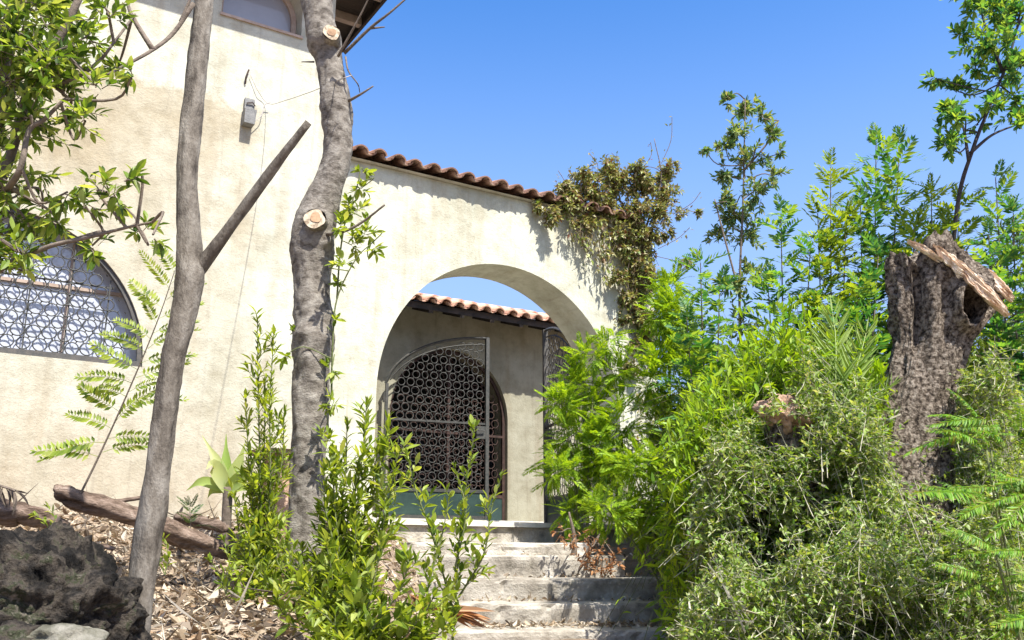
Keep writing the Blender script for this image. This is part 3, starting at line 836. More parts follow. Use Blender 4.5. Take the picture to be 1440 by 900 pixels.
for pts in ([(272, 5, Y1), (245, 45, Y1 - .02), (215, 70, Y1 - .1), (170, 95, Y1 - .2), (150, 105, Y1 - .25)], [(215, 70, Y1 - .1), (190, 30, Y1 - .1), (180, 5, Y1 - .1), (182, -30, Y1 - .1)], [(255, 30, Y1), (262, 12, Y1), (275, -20, Y1)]):
    mb = MB(b1); P, r = spline([at(*q) for q in pts], np.linspace(.011, .004, len(pts)), 5); mb.tube(P, r, 6); mb.build('twig', M_TWIG, t1, True)

# thick pruned trunk
Y2 = 5.2
b2 = at(432, 800, Y2); b2[2] = gzn(b2[0], b2[1]) - .1
t2 = empty('pruned_tree', tuple(b2), label='thick pruned grey trunk with pale sawn limb scars in front of the house corner', cat='tree')
pts = [(428, 860, Y2), (430, 760, Y2), (434, 640, Y2), (438, 520, Y2), (440, 440, Y2), (438, 360, Y2), (444, 310, Y2), (462, 262, Y2), (474, 215, Y2), (474, 160, Y2), (462, 80, Y2), (449, 30, Y2), (448, -60, Y2)]
wd = [62, 52, 48, 50, 54, 54, 58, 46, 44, 44, 40, 48, 44]
mb = trunk_mb(pts, [px3(q, Y2) for q in wd], Y2, org=b2, wob=.17, sides=44, m=22, seed=9, fine=.055, bumps=[(443, 307, Y2 - .11, .075, .03), (466, 46, Y2 - .1, .06, .025), (428, 467, Y2 - .1, .045, .028), (455, 340, Y2 - .1, .03, .012), (420, 345, Y2 - .05, .04, .016), (455, 475, Y2 - .1, .04, .014), (462, 340, Y2 - .05, .05, .018), (478, 145, Y2 - .08, .04, .02), (466, 95, Y2 - .1, .03, .012), (440, 560, Y2 - .1, .03, .01), (432, 505, Y2 - .1, .05, .02)],
              knobs=[(425, 345, Y2, .22, .12), (430, 480, Y2 - .05, .18, .09), (470, 150, Y2, .12, .1), (462, 60, Y2, .25, .09)])
mb.build('trunk', M_BARK2, t2, True)
def scar(cx, cy, rx, ry, Y, r0, seed):
    c = at(cx, cy, Y)
    nrm = np.array([.18 if seed else .1, -1, .12]); nrm /= np.linalg.norm(nrm)
    B = basis(nrm)
    g = MB(b2); g.tube([c - nrm * -.0 + nrm * -.13, c + nrm * .0], [r0 * 1.25, r0 * 1.02], 20, False, .1, seed=seed)
    g.build('limb_collar', M_BARK2, t2, True)
    for rr, off, mat, nm in ((r0 * 1.0, .004, M_CUT, 'sawn_face'), (r0 * .52, .008, M_CUTC, 'heartwood')):
        v = [c + nrm * off - b2]; 
        for k in range(24):
            a = 2 * math.pi * k / 24; q = rr * (1 + .3 * mnoise.noise(Vector((math.cos(a) + seed, math.sin(a), rr * 20))))
            off2 = B[:, 0] * math.cos(a) * q * rx + B[:, 2] * math.sin(a) * q * ry
            v.append(c + nrm * off + off2 - b2)
        link(nm, mesh_np(nm, v, [(0, k + 1, (k + 1) % 24 + 1) for k in range(24)], mat), t2)
scar(443, 307, 1, 1.05, Y2 - .165, .060, 0)
scar(466, 46, 1, 1, Y2 - .13, .052, 3)
# second leader at the top left, dark side limb
mb = trunk_mb([(455, 75, Y2 + .02), (436, 20, Y2 + .05), (424, -30, Y2 + .08)], [px3(q, Y2) for q in (26, 22, 20)], Y2, org=b2, sides=14, wob=.12, seed=4); mb.build('limb', M_BARK2, t2, True)
for pts, r in (([(484, 75, Y2), (520, 40, Y2 - .05), (548, 18, Y2 - .1), (580, -10, Y2 - .1)], .013), ([(520, 40, Y2 - .05), (541, 38, Y2 - .02)], .009), ([(486, 80, Y2), (490, 100, Y2 - .1), (503, 118, Y2 - .1), (506, 130, Y2)], .006),
               ([(490, 142, Y2 - .05), (508, 132, Y2 - .1), (525, 121, Y2 - .12)], .011), ([(442, 87, Y2), (424, 87, Y2)], .007), ([(475, 80, Y2 - .15), (505, 25, Y2 - .25), (522, -10, Y2 - .3)], .009)):
    mb = MB(b2); P = spline([at(*q) for q in pts], m=4); mb.tube(P, np.linspace(r, r * .45, len(P)), 6); mb.build('twig', M_TWIG, t2, True)

# ------------------------------------------------------------------ generic leafy growth
def nearest(limbs, p):
    best = None
    for L in limbs:
        d = np.linalg.norm(L - p, axis=1); i = int(d.argmin())
        if best is None or d[i] < best[0]: best = (d[i], L[i])
    return best[1]

def twig_leaves(items, tw, start, end, tplset, L, n, r=.003, ang=50, whorl=3, sag=.0, up=.3, spread=1.0, alt=False):
    """leaves along a twig from start to end, denser towards the tip"""
    start = np.asarray(start); end = np.asarray(end)
    mid = (start + end) / 2 + rng.normal(size=3) * np.linalg.norm(end - start) * .08
    P = spline([start, mid, end], m=3)
    tw.tube(P, np.linspace(r, r * .4, len(P)), 4, False)
    ax = (end - start) / (np.linalg.norm(end - start) + 1e-9)
    for k in range(n):
        t = 1 - (k / n) ** 1.0 * (.85 if not alt else .95) * rng.uniform(.9, 1)
        i = min(len(P) - 1, int(t * (len(P) - 1) + .5)); j = max(0, i - 1)
        p = P[j] + (P[i] - P[j]) * rng.uniform()
        a = k * 2.4 + rng.uniform(-.4, .4)
        B = basis(ax)
        side = B[:, 0] * math.cos(a) + B[:, 2] * math.sin(a)
        op = R(ang + rng.uniform(-15, 15)) * (1 if k else .3)
        d = ax * math.cos(op) + side * math.sin(op) * spread; d[2] += up * .3 - sag; d /= np.linalg.norm(d)
        items.append((int(rng.integers(len(tplset))), basis(d, roll=rng.uniform(-.7, .7)), L * rng.uniform(.65, 1.15), p))

def crown(root, org, limbs, clumps, tplset, mat, L, twmat, nl=7, subt=5, limit=300, minpx=9, ang=50, lname='leaf', up=.3, sag=0, rt=.004, smooth_tw=True):
    items = []; tw = MB(org)
    for (x, y, Y, rad, cnt) in clumps:
        c = at(x, y, Y); s = nearest(limbs, c)
        mid = (s + c) / 2 + rng.normal(size=3) * .05
        P = spline([s, mid, c], m=4); tw.tube(P, np.linspace(rt * 1.6, rt, len(P)), 5, False)
        for k in range(cnt):
            d = rng.normal(size=3); d /= np.linalg.norm(d); d[2] += up * .6
            st = c + rng.normal(size=3) * rad * .3
            e = st + d * rad * rng.uniform(.4, 1.0)
            twig_leaves(items, tw, st + (c - st) * .5, e, tplset, L, nl, rt * .6, ang, up=up, sag=sag)
    tw.build('twigs', twmat, root, kind='stuff')
    place_leaves(root, org, tplset, items, mat, lname, limit, minpx)

def limb_part(root, org, pts, r0, r1, mat, name='limb', sides=8, wob=.1, m=6):
    P = spline([at(*q) for q in pts], m=m)
    mb = MB(org); mb.tube(P, np.linspace(r0, r1, len(P)), sides, True, wob); mb.build(name, mat, root, True)
    return P

# broad-leaved evergreen tree overhanging from the left
YL = 3.3
ol = at(-60, 925, YL); ol[2] = gzn(ol[0], ol[1])
tl = empty('broadleaf_tree', tuple(ol), label='glossy broad-leaved evergreen overhanging the upper left of the house wall', cat='tree')
limbs = [limb_part(tl, ol, [(-60, 925, YL), (-70, 600, YL), (-50, 350, YL), (-10, 150, YL), (30, -30, YL)], .05, .03, M_BARK1, 'trunk', 14),
         limb_part(tl, ol, [(-40, 340, YL), (10, 230, YL - .1), (40, 130, YL - .1), (80, 60, YL - .1), (110, 0, YL - .1), (130, -50, YL)], .022, .012, M_TWIG),
         limb_part(tl, ol, [(-20, 300, YL), (25, 245, YL - .2), (40, 185, YL - .2), (62, 168, YL - .2), (90, 140, YL - .2)], .014, .006, M_TWIG),
         limb_part(tl, ol, [(-50, 480, YL), (-10, 390, YL - .15), (60, 350, YL - .2), (120, 335, YL - .2), (170, 322, YL - .2), (215, 312, YL - .2)], .012, .004, M_TWIG),
         limb_part(tl, ol, [(40, 130, YL - .1), (105, 110, YL - .15), (140, 85, YL - .15), (160, 60, YL - .15), (190, 20, YL)], .009, .004, M_TWIG)]
clumps = []
for x, y, rad, c in [(20, 345, .12, 5), (175, 255, .06, 2), (80, 310, .08, 3), (120, 290, .09, 3), (215, 330, .05, 1), (55, 250, .1, 3), (120, 170, .08, 3), (15, 40, .22, 14), (75, 30, .2, 12), (10, 110, .22, 14), (60, 90, .2, 12), (110, 80, .16, 8), (150, 20, .14, 5), (0, 180, .2, 12), (45, 170, .16, 8), (100, 150, .14, 6), (135, 120, .1, 4),
                     (0, 250, .18, 10), (15, 310, .17, 9), (165, 95, .06, 2), (-20, 350, .14, 8), (125, 50, .14, 6), (30, 380, .08, 2), (95, 270, .11, 4), (150, 270, .1, 4), (60, 300, .12, 4), (175, 290, .06, 2), (130, 345, .09, 3), (60, 345, .1, 3), (200, 325, .06, 2), (25, 355, .1, 4), (185, 110, .05, 2), (40, 10, .2, 12), (-10, 70, .2, 10), (90, 110, .16, 7)]:
    clumps.append((x, y, YL + rng.uniform(-.35, .2), rad * .80, int(c * (2.3 if x < 90 and y < 200 else 1.6))))
crown(tl, ol, limbs, clumps, T_BROAD, L_LAUREL, .056, M_TWIG, nl=8, ang=48, limit=300, minpx=9)

# small leafy shoot on the pruned trunk
sh = empty('shoot', (0, 0, 0)); sh.parent = t2; 
org = b2
lm = [limb_part(sh, b2, [(474, 420, Y2 - .05), (478, 360, Y2 - .1), (486, 310, Y2 - .12), (500, 270, Y2 - .12), (508, 235, Y2 - .1)], .006, .003, M_GTWIG, 'stem', 6),
      limb_part(sh, b2, [(460, 330, Y2 - .1), (485, 325, Y2 - .18), (510, 312, Y2 - .2), (541, 288, Y2 - .25)], .011, .006, M_TWIG, 'twig', 6),
      limb_part(sh, b2, [(466, 560, Y2 - .05), (468, 480, Y2 - .1), (474, 420, Y2 - .1), (500, 365, Y2 - .15), (525, 340, Y2 - .15)], .006, .003, M_GTWIG, 'stem', 6)]
crown(sh, b2, lm, [(x, y, Y2 - .12 + rng.uniform(-.1, .1), r, c) for x, y, r, c in [(488, 290, .07, 5), (508, 265, .06, 4), (515, 330, .09, 6), (495, 345, .08, 6), (480, 370, .06, 4), (525, 350, .05, 3), (510, 240, .04, 3), (478, 320, .06, 5), (500, 300, .07, 5), (472, 450, .03, 2), (467, 520, .04, 3), (467, 570, .05, 4), (474, 400, .03, 2), (408, 470, .04, 3), (400, 500, .03, 2), (465, 620, .06, 4)]],
      T_BROAD, L_PRIVET, .062, M_GTWIG, nl=7, limit=300, minpx=9, ang=45, rt=.0025)

# ------------------------------------------------------------------ shrubs of upright leafy stems
def leafy_shrub(name, label, cat, base, stems, tplset, mat, L, twmat=M_GTWIG, gap=.022, side=.5, sidelen=.12, ang=48, limit=300, minpx=10, lname='leaf', r0=.006, leafstart=.12, group=None, up=.35):
    """stems: list of pixel/depth waypoint lists from foot to tip"""
    org = np.array(base, float); org[2] = gzn(org[0], org[1]) - .02
    root = empty(name, tuple(org), label=label, cat=cat, group=group)
    items = []; tw = MB(org)
    L *= 1.22; gap *= .62
    for pts in stems:
        W = [np.asarray(p, float) if len(p) == 3 and isinstance(p, np.ndarray) else at(*p) for p in pts]
        P = spline(W, m=8); n = len(P)
        st = MB(org); st.tube(P, np.linspace(r0, r0 * .35, n), 6, False, .1); st.build('stem', twmat, root, True)
        seg = np.linalg.norm(np.diff(P, axis=0), axis=1); tot = seg.sum(); cum = np.concatenate([[0], np.cumsum(seg)])
        k = 0; d_ = tot * leafstart
        while d_ < tot:
            p = np.array([np.interp(d_, cum, P[:, i]) for i in range(3)])
            i = min(n - 2, int(np.searchsorted(cum, d_)) - 1 if d_ > 0 else 0); ax = P[i + 1] - P[i]; ax /= np.linalg.norm(ax)
            fr = d_ / tot
            if rng.uniform() < side * (1 - fr * .6):
                a = rng.uniform(0, 6.28); B = basis(ax); sd = B[:, 0] * math.cos(a) + B[:, 2] * math.sin(a)
                dd = ax * .75 + sd * .8; dd[2] += .25; dd /= np.linalg.norm(dd)
                ln = sidelen * rng.uniform(.5, 1.3) * (1.15 - fr * .6)
                twig_leaves(items, tw, p, p + dd * ln, tplset, L * .9, max(3, int(ln / gap * 1.1)), r0 * .35, ang, up=up)
            a = k * 2.4 + rng.uniform(-.5, .5); B = basis(ax); sd = B[:, 0] * math.cos(a) + B[:, 2] * math.sin(a)
            op = R(ang + rng.uniform(-14, 14) - 18 * fr); dd = ax * math.cos(op) + sd * math.sin(op)
            items.append((int(rng.integers(len(tplset))), basis(dd, roll=rng.uniform(-.5, .5)), L * rng.uniform(.65, 1.1) * (1 - .35 * fr), p))
            k += 1; d_ += gap * rng.uniform(.7, 1.3)
        for q in range(6):
            dd = ax + rng.normal(size=3) * .35; dd /= np.linalg.norm(dd)
            items.append((int(rng.integers(len(tplset))), basis(dd, roll=rng.uniform(-1, 1)), L * .6, P[-1]))
    tw.build('twigs', twmat, root, kind='stuff')
    place_leaves(root, org, tplset, items, mat, lname, limit, minpx)
    return root

def fan(x0, y0, tops, Y, j=.12, bow=12):
    out = []
    for (tx, ty) in tops:
        Yb = Y + rng.uniform(-j, j); bx = x0 + rng.uniform(-10, 10)
        out.append([(bx, y0, Yb), (bx + (tx - bx) * .35 + rng.uniform(-bow, bow), y0 + (ty - y0) * .4, Yb - .03), (bx + (tx - bx) * .8, y0 + (ty - y0) * .75, Yb - .05), (tx, ty, Yb - .08)])
    return out
# tall sprouting shrub left of the pruned trunk
leafy_shrub('leafy_shrub', 'tall thin-leaved shrub sprouting just left of the thick pruned trunk', 'shrub', at(385, 880, 4.9),
    fan(368, 880, [(362, 455), (385, 470), (345, 560), (352, 640), (400, 580), (372, 540), (390, 640), (330, 700)], 4.9), T_NARROW, L_PRIVET, .062, gap=.020, side=.42, sidelen=.13)
leafy_shrub('leafy_shrub', 'dense low leafy shrub wrapped round the foot of the thick pruned trunk', 'shrub', at(430, 900, 4.6),
    fan(425, 930, [(345, 760), (380, 745), (405, 760), (425, 770), (360, 810), (330, 800), (450, 790), (470, 700)], 4.6, bow=20), T_BROAD, L_PRIVET, .05, gap=.019, side=.55, sidelen=.15)
leafy_shrub('leafy_shrub', 'bushy bright shrub right of the thick trunk below the white wall', 'shrub', at(490, 890, 4.6),
    fan(480, 900, [(488, 600), (515, 572), (470, 640), (545, 590), (530, 640), (500, 680), (455, 660), (560, 640), (480, 720), (540, 700)], 4.6, bow=15), T_NARROW, L_PRIVET, .075, gap=.021, side=.45, sidelen=.14)
leafy_shrub('leafy_shrub', 'broad-leaved shrub filling the bottom edge left of the steps', 'shrub', at(510, 960, 4.0),
    fan(500, 960, [(420, 790), (460, 770), (500, 740), (535, 760), (575, 790), (480, 830), (540, 850), (610, 840), (440, 850), (390, 850), (515, 800), (590, 870), (630, 880)], 4.0, bow=25), T_BROAD, L_PRIVET, .062, gap=.022, side=.5, sidelen=.13)
leafy_shrub('sapling', 'slender sapling with spaced upright leaves crossing the steps and gate', 'sapling', at(640, 920, 4.2),
    [[(632, 960, 4.2), (640, 860, 4.18), (648, 740, 4.15), (668, 600, 4.1)], [(640, 870, 4.18), (610, 760, 4.2), (585, 690, 4.2), (572, 640, 4.2)], [(645, 840, 4.18), (680, 780, 4.1), (690, 720, 4.1), (705, 670, 4.1)], [(598, 940, 4.1), (600, 840, 4.1), (620, 760, 4.1), (632, 700, 4.1)], [(640, 800, 4.15), (655, 720, 4.1), (640, 660, 4.1)]],
    T_BROAD, L_PRIVET, .052, gap=.024, side=.28, sidelen=.11, leafstart=.1, r0=.005)
# pinnate seedling leaning against the house wall on the left
def frond_plant(name, label, cat, base, stems, tplset, mat, L, gap=.06, ang=62, limit=300, droop=.15, twmat=M_TWIG, r0=.009, leafstart=.1, tipscale=.6, group=None, side_only=None, lname='frond', jit=12, minpx=10):
    org = np.array(base, float); org[2] = gzn(org[0], org[1]) - .02
    root = empty(name, tuple(org), label=label, cat=cat, group=group); items = []
    for pts in stems:
        P = spline([at(*p) for p in pts], m=8); n = len(P)
        mb = MB(org); mb.tube(P, np.linspace(r0, r0 * .3, n), 7, False, .1); mb.build('stem', twmat, root, True)
        seg = np.linalg.norm(np.diff(P, axis=0), axis=1); tot = seg.sum(); cum = np.concatenate([[0], np.cumsum(seg)])
        d_ = tot * leafstart; k = 0
        while d_ < tot * .995:
            p = np.array([np.interp(d_, cum, P[:, i]) for i in range(3)]); i = max(0, min(n - 2, int(np.searchsorted(cum, d_)) - 1)); ax = P[i + 1] - P[i]; ax /= np.linalg.norm(ax)
            fr = d_ / tot
            if side_only is not None:
                sd = np.array(side_only) * (1 if k % 2 else -1) + rng.normal(size=3) * .25
            else:
                a = k * 2.4 + rng.uniform(-.4, .4); B = basis(ax); sd = B[:, 0] * math.cos(a) + B[:, 2] * math.sin(a)
            sd /= np.linalg.norm(sd)
            op = R(ang + rng.uniform(-jit, jit) - 30 * fr); dd = ax * math.cos(op) + sd * math.sin(op); dd[2] -= droop * rng.uniform(0, 1)
            items.append((int(rng.integers(len(tplset))), basis(dd, roll=rng.uniform(-.4, .4)), L * rng.uniform(.75, 1.1) * (1 - (1 - tipscale) * fr ** 2), p)) if side_only is None else items.append((int(rng.integers(len(tplset))), basis(dd, up=(rng.normal() * .2, -.9, .45)), L * rng.uniform(.8, 1.1) * (1 - .35 * fr), p))
            k += 1; d_ += gap * rng.uniform(.75, 1.25)
        for q in range(3):
            dd = ax + rng.normal(size=3) * .4; items.append((int(rng.integers(len(tplset))), basis(dd, roll=rng.uniform(-1, 1)), L * tipscale * .7, P[-1]))
    place_leaves(root, org, tplset, items, mat, lname, limit, minpx)
    return root
frond_plant('sapling', 'pinnate-leaved sapling in front of the ring-grilled window, arching behind the slim trunk', 'sapling', at(112, 705, 4.6),
    [[(108, 705, 4.6), (140, 640, 4.6), (185, 540, 4.55), (222, 450, 4.5), (246, 380, 4.45)]], T_PINN, L_PRIVET, .32, gap=.04, ang=72, droop=.05, side_only=(1, .25, .15), twmat=M_TWIG, r0=.006, leafstart=.18)
frond_plant('seedling', 'tiny dark fern-like seedling by the fallen log', 'seedling', at(268, 745, 5.2),
    [[(268, 748, 5.2), (268, 730, 5.2), (266, 712, 5.2)]], T_PINN, L_DARKT, .13, gap=.012, ang=60, r0=.003)

# strap-leaved plant at the wall foot
bs = at(322, 735, 5.6); bs[2] = gzn(bs[0], bs[1])
sp_ = empty('strap_leaved_plant', tuple(bs), label='pale strap-leaved plant with curling leaves on a short stalk at the wall foot', cat='plant')
mb = MB(bs); mb.tube(spline([bs, at(319, 715, 5.6), at(320, 685, 5.6)], m=4), [.03] * 9, 10, True, .3); mb.build('stalk', M_TWIG, sp_, True)
for tip, midp, wd in [((284, 612), (305, 650), .05), ((262, 690), (285, 678), .045), ((292, 700), (300, 690), .035), ((290, 660), (300, 655), .06), ((345, 622), (335, 655), .055), ((362, 640), (345, 668), .06), ((318, 610), (318, 650), .045), ((350, 690), (338, 688), .04), ((300, 640), (310, 662), .05)]:
    Yt = 5.6 + rng.uniform(-.18, .1)
    P = spline([at(320, 690, 5.6), at(*midp, (Yt + 5.6) / 2), at(*tip, Yt)], m=6); n = len(P); v = []; f = []
    for i, p in enumerate(P):
        t = i / (n - 1); w_ = wd * 1.5 * (.35 + .65 * math.sin(math.pi * min(1, t * 1.15 + .12))) * (1 - t ** 4) * .5 + .001
        ax = np.gradient(P, axis=0)[i]; B = basis(ax, up=(.2, -1, .3)); X = B[:, 0]; Z = B[:, 2]
        v += [p - X * w_ + Z * w_ * .5 - bs, p - bs, p + X * w_ + Z * w_ * .5 - bs]
    for i in range(n - 1):
        f += [(3 * i, 3 * i + 1, 3 * i + 4, 3 * i + 3), (3 * i + 1, 3 * i + 2, 3 * i + 5, 3 * i + 4)]
    link('leaf', mesh_np('leaf', v, f, L_STRAP, True), sp_)
# low masonry post behind it
pb = at(372, 770, 6.0); pb[2] = gzn(pb[0], pb[1]) - .1
post = empty('stone_post', tuple(pb), WROT, label='low pinkish masonry post with terracotta cap behind the leafy shrub', cat='post')
zt = at(372, 640, 6.0)[2]
mb = MB(); mb.box((-.02, -.08, 0), (.15, .1, zt - pb[2])); mb.build('shaft', M_REDROCK, post)
mb = MB(); mb.box((-.1, -.11, zt - pb[2] + .002), (.18, .14, zt - pb[2] + .035)); mb.build('cap', M_TILE, post)

# ------------------------------------------------------------------ boulder, stones, logs
def rock(name, label, c, rad, mat, seed, sub=5, amp=.3, fr=1.6, cat='rock'):
    v, f = icos(sub)
    out = []
    for q in v:
        p = Vector(q) * fr + Vector((seed, seed * .7, 0))
        h = 1 + amp * mnoise.noise(p) + amp * .5 * mnoise.noise(p * 2.3) + amp * .22 * (1 - 2 * abs(mnoise.noise(p * 5.1))) + amp * .16 * mnoise.noise(p * 12) + amp * .10 * mnoise.noise(p * 26) + amp * .06 * mnoise.noise(p * 50)
        out.append(q * h * np.array(rad))
    o = link(name, mesh_np(name, out, f, mat, True), label=label, cat=cat); o.location = c; return o
c = at(50, 872, 3.2); rock('boulder', 'big dark rough boulder in the bottom left corner', c, (.29, .33, .265), M_ROCK, 3.3, 6, .34, 1.7)
c = at(85, 905, 2.95); rock('stone', 'small pale stone at the bottom edge under the big boulder', c, (.12, .1, .055), M_PALEROCK, 8.1, 4)
c = at(5, 905, 2.9); rock('stone', 'small dark stone in the bottom left corner under the boulder', c, (.11, .12, .06), M_ROCK, 5.1, 4)
c = at(1103, 585, 4.98); gb = c.copy(); gb[2] = gzn(gb[0], gb[1]) - .1; gb[0] += .12
cst = empty('cut_stump', tuple(gb), label='orange brown cut stump end showing in the twiggy thicket', cat='stump')
mb = MB(gb); P, r_ = spline([gb, gb * .5 + c * .5 + np.array([.05, .05, 0]), c + np.array([0, .05, -.03])], [.12, .09, .105], 12); mb.tube(P, r_, 24, True, .35, seed=31, fine=.06); mb.build('trunk', M_OLIVE, cst, True)
ct = rock('cut_top', None, c, (.13, .11, .085), M_REDROCK, 2.2, 5, .42, 2.4, None); ct.parent = cst; ct.location = tuple(c - gb); ct.rotation_euler = (0, R(22), 0)

def log(label, pts, r, seed, sides=24):
    p0 = at(*pts[0]); mb = MB(p0); P, rr = spline([at(*q) for q in pts], r, 10); P = np.array(P); P[:, 2] += [.012 * mnoise.noise(Vector((i_ * .35, seed, 0))) for i_ in range(len(P))]; mb.tube(P, rr, sides, True, .55, seed=seed)
    o = mb.build('log', M_LOG, None, True, label=label, cat='log'); o.location = p0; return o
log('long dead log with a broken end lying across behind the slim trunk', [(80, 690, 4.6), (105, 700, 4.6), (200, 732, 4.75), (280, 762, 4.9), (345, 788, 5.0)], [.030, .046, .048, .043, .03], 1)
log('grey dead log lying along the left edge above the boulder', [(-60, 700, 4.3), (0, 716, 4.35), (50, 726, 4.4), (95, 742, 4.45)], [.045, .05, .045, .025], 4)
log('thin straight stick leaning behind the slim trunk', [(160, 706, 5.2), (200, 700, 5.2), (215, 697, 5.2)], [.012, .014, .012], 7, 8)
log('short pale log resting by the wall foot left of the strap-leaved plant', [(250, 728, 5.6), (285, 735, 5.5), (318, 742, 5.4)], [.03, .035, .03], 11, 14)
log('small thin dead branch lying on the litter behind the boulder', [(60, 752, 3.9), (110, 760, 3.85), (160, 772, 3.8)], [.012, .014, .008], 15, 8)
# splinters on the broken log end belong to the log: part
# dead frond at the left edge
df = at(-10, 690, 4.2)
dd = empty('dead_frond', tuple(df), label='dark drooping dead frond hanging over the log at the left edge', cat='dead frond')
P = spline([at(-30, 680, 4.2), at(0, 683, 4.2), at(22, 690, 4.2)], m=4); mb = MB(df); mb.tube(P, .006, 5); mb.build('midrib', M_TWIG, dd)
for (x, y, tx, ty) in [(0, 684, 8, 712), (8, 686, 20, 712), (15, 688, 32, 710), (20, 690, 44, 706), (-8, 684, -4, 708), (4, 685, 2, 706), (11, 687, 27, 705), (18, 689, 30, 716), (22, 690, 40, 694)]:
    a_ = at(x, y, 4.2); d_ = at(tx, ty, 4.2) + np.array([0, rng.uniform(-.06, .03), 0]) - a_; L_ = float(np.linalg.norm(d_)) * rng.uniform(.85, 1.25)
    tv, tf = leaf_tpl(.17, .6, .35); link('leaflet', mesh_np('leaflet', tv, tf, M_TWIG), dd, M4(basis(d_, up=(.3, -.6, .7), roll=rng.uniform(-1, 1)), L_, a_ - df))

# ------------------------------------------------------------------ stump
YS = 5.4
ob = at(1300, 850, YS); ob[2] = gzn(ob[0], ob[1]) - .1
stump = empty('broken_stump', tuple(ob), label='massive rough broken tree stump with pale torn wood on top', cat='stump')
# outline of the stump, left and right x by height y
OY = [330, 345, 360, 380, 405, 440, 480, 530, 600, 680, 760, 860]
XL = [1244, 1244, 1242, 1243, 1248, 1253, 1258, 1250, 1234, 1214, 1200, 1180]
XR = [1402, 1402, 1404, 1408, 1412, 1398, 1366, 1348, 1334, 1336, 1346, 1370]
def top_y(u, dpt):
    """height (photo y) of the torn rim; u from -1 left to 1 right, dpt -1 front 1 back"""
    base = np.interp(u, [-1, -.9, -.72, -.6, -.45, -.2, 0.1, .45, .8, 1], [372, 362, 376, 404, 350, 342, 368, 392, 416, 430])
    return base + 10 * mnoise.noise(Vector((u * 6, dpt * 3, 1))) + 7 * mnoise.noise(Vector((u * 17, dpt * 9, 4))) + (0 if dpt < 0 else -6)
NT, NH = 230, 190
V = []
for i in range(NH + 1):
    for j in range(NT):
        a = 2 * math.pi * j / NT; u = math.cos(a); dpt = -math.sin(a)
        ty = top_y(u, dpt)
        y = 870 + (ty - 870) * (i / NH)
        xl = np.interp(y, OY, XL); xr = np.interp(y, OY, XR); cx_ = (xl + xr) / 2; hw = (xr - xl) / 2
        p = at(cx_, y, YS)
        rx = hw * YS / FPX * 1.02; ry = .62 * min(rx, .32)
        z = p[2]
        q = Vector((math.cos(a) * 1.4, math.sin(a) * 1.4, z * 1.1))
        ridg = 1 - abs(mnoise.noise(Vector((math.cos(a) * 2.6, math.sin(a) * 2.6, z * .9)))) * 2
        h = 1 + .16 * mnoise.noise(q) + .10 * ridg - .04 + .09 * mnoise.noise(q * 4) + .05 * mnoise.noise(q * 9) + .045 * mnoise.noise(Vector((q.x * 12, q.y * 12, q.z * 7))) + .035 * mnoise.noise(Vector((q.x * 26, q.y * 26, q.z * 20)))
        X = p[0] + math.cos(a) * rx * h; Yy = p[1] + math.sin(a) * ry * h
        # deep fissure and the round hollow facing the viewer
        pxx = cx_ + math.cos(a) * hw
        if math.sin(a) < 0:
            hol = math.exp(-(((pxx - 1350) / 15) ** 2 + ((y - 437) / 22) ** 2) ** 2)
            fis = math.exp(-((pxx - (1280 + (y - 400) * .02)) / 8) ** 2) * smooth((560 - y) / 120) * .8
            fi2 = math.exp(-((pxx - 1312) / 6) ** 2) * smooth((500 - y) / 60) * smooth((y - 395) / 30) * .5
            rim = .05 * math.exp(-((math.hypot((pxx - 1350) / 24, (y - 437) / 30) - 1) / .25) ** 2)
            Yy += .30 * hol + .12 * fis + .09 * fi2 - rim
        V.append((X, Yy, z))
F = []
for i in range(NH):
    for j in range(NT):
        k = (j + 1) % NT; F.append((i * NT + j, i * NT + k, (i + 1) * NT + k, (i + 1) * NT + j))
V = np.array(V) - ob
link('trunk', mesh_np('trunk', V, F, M_OLIVE, True), stump)
# torn inner surface
rim = V[NH * NT:]
cen = rim.mean(0); VV = []; FF = []; rings = 14
for i in range(rings + 1):
    t = i / rings
    for j in range(NT):
        q = rim[j] * (1 - t) + cen * t
        k = .045 * mnoise.noise(Vector((q[0] * 22, q[1] * 22, 2))) + .03 * mnoise.noise(Vector((q[0] * 50, q[1] * 50, 5)))
        VV.append((q[0], q[1], q[2] - .05 * smooth(t * 3) + k * min(1, t * 6)))
for i in range(rings):
    for j in range(NT):
        k = (j + 1) % NT; FF.append((i * NT + j, i * NT + k, (i + 1) * NT + k, (i + 1) * NT + j))
link('torn_wood', mesh_np('torn_wood', VV, FF, M_OLIVE, True), stump)
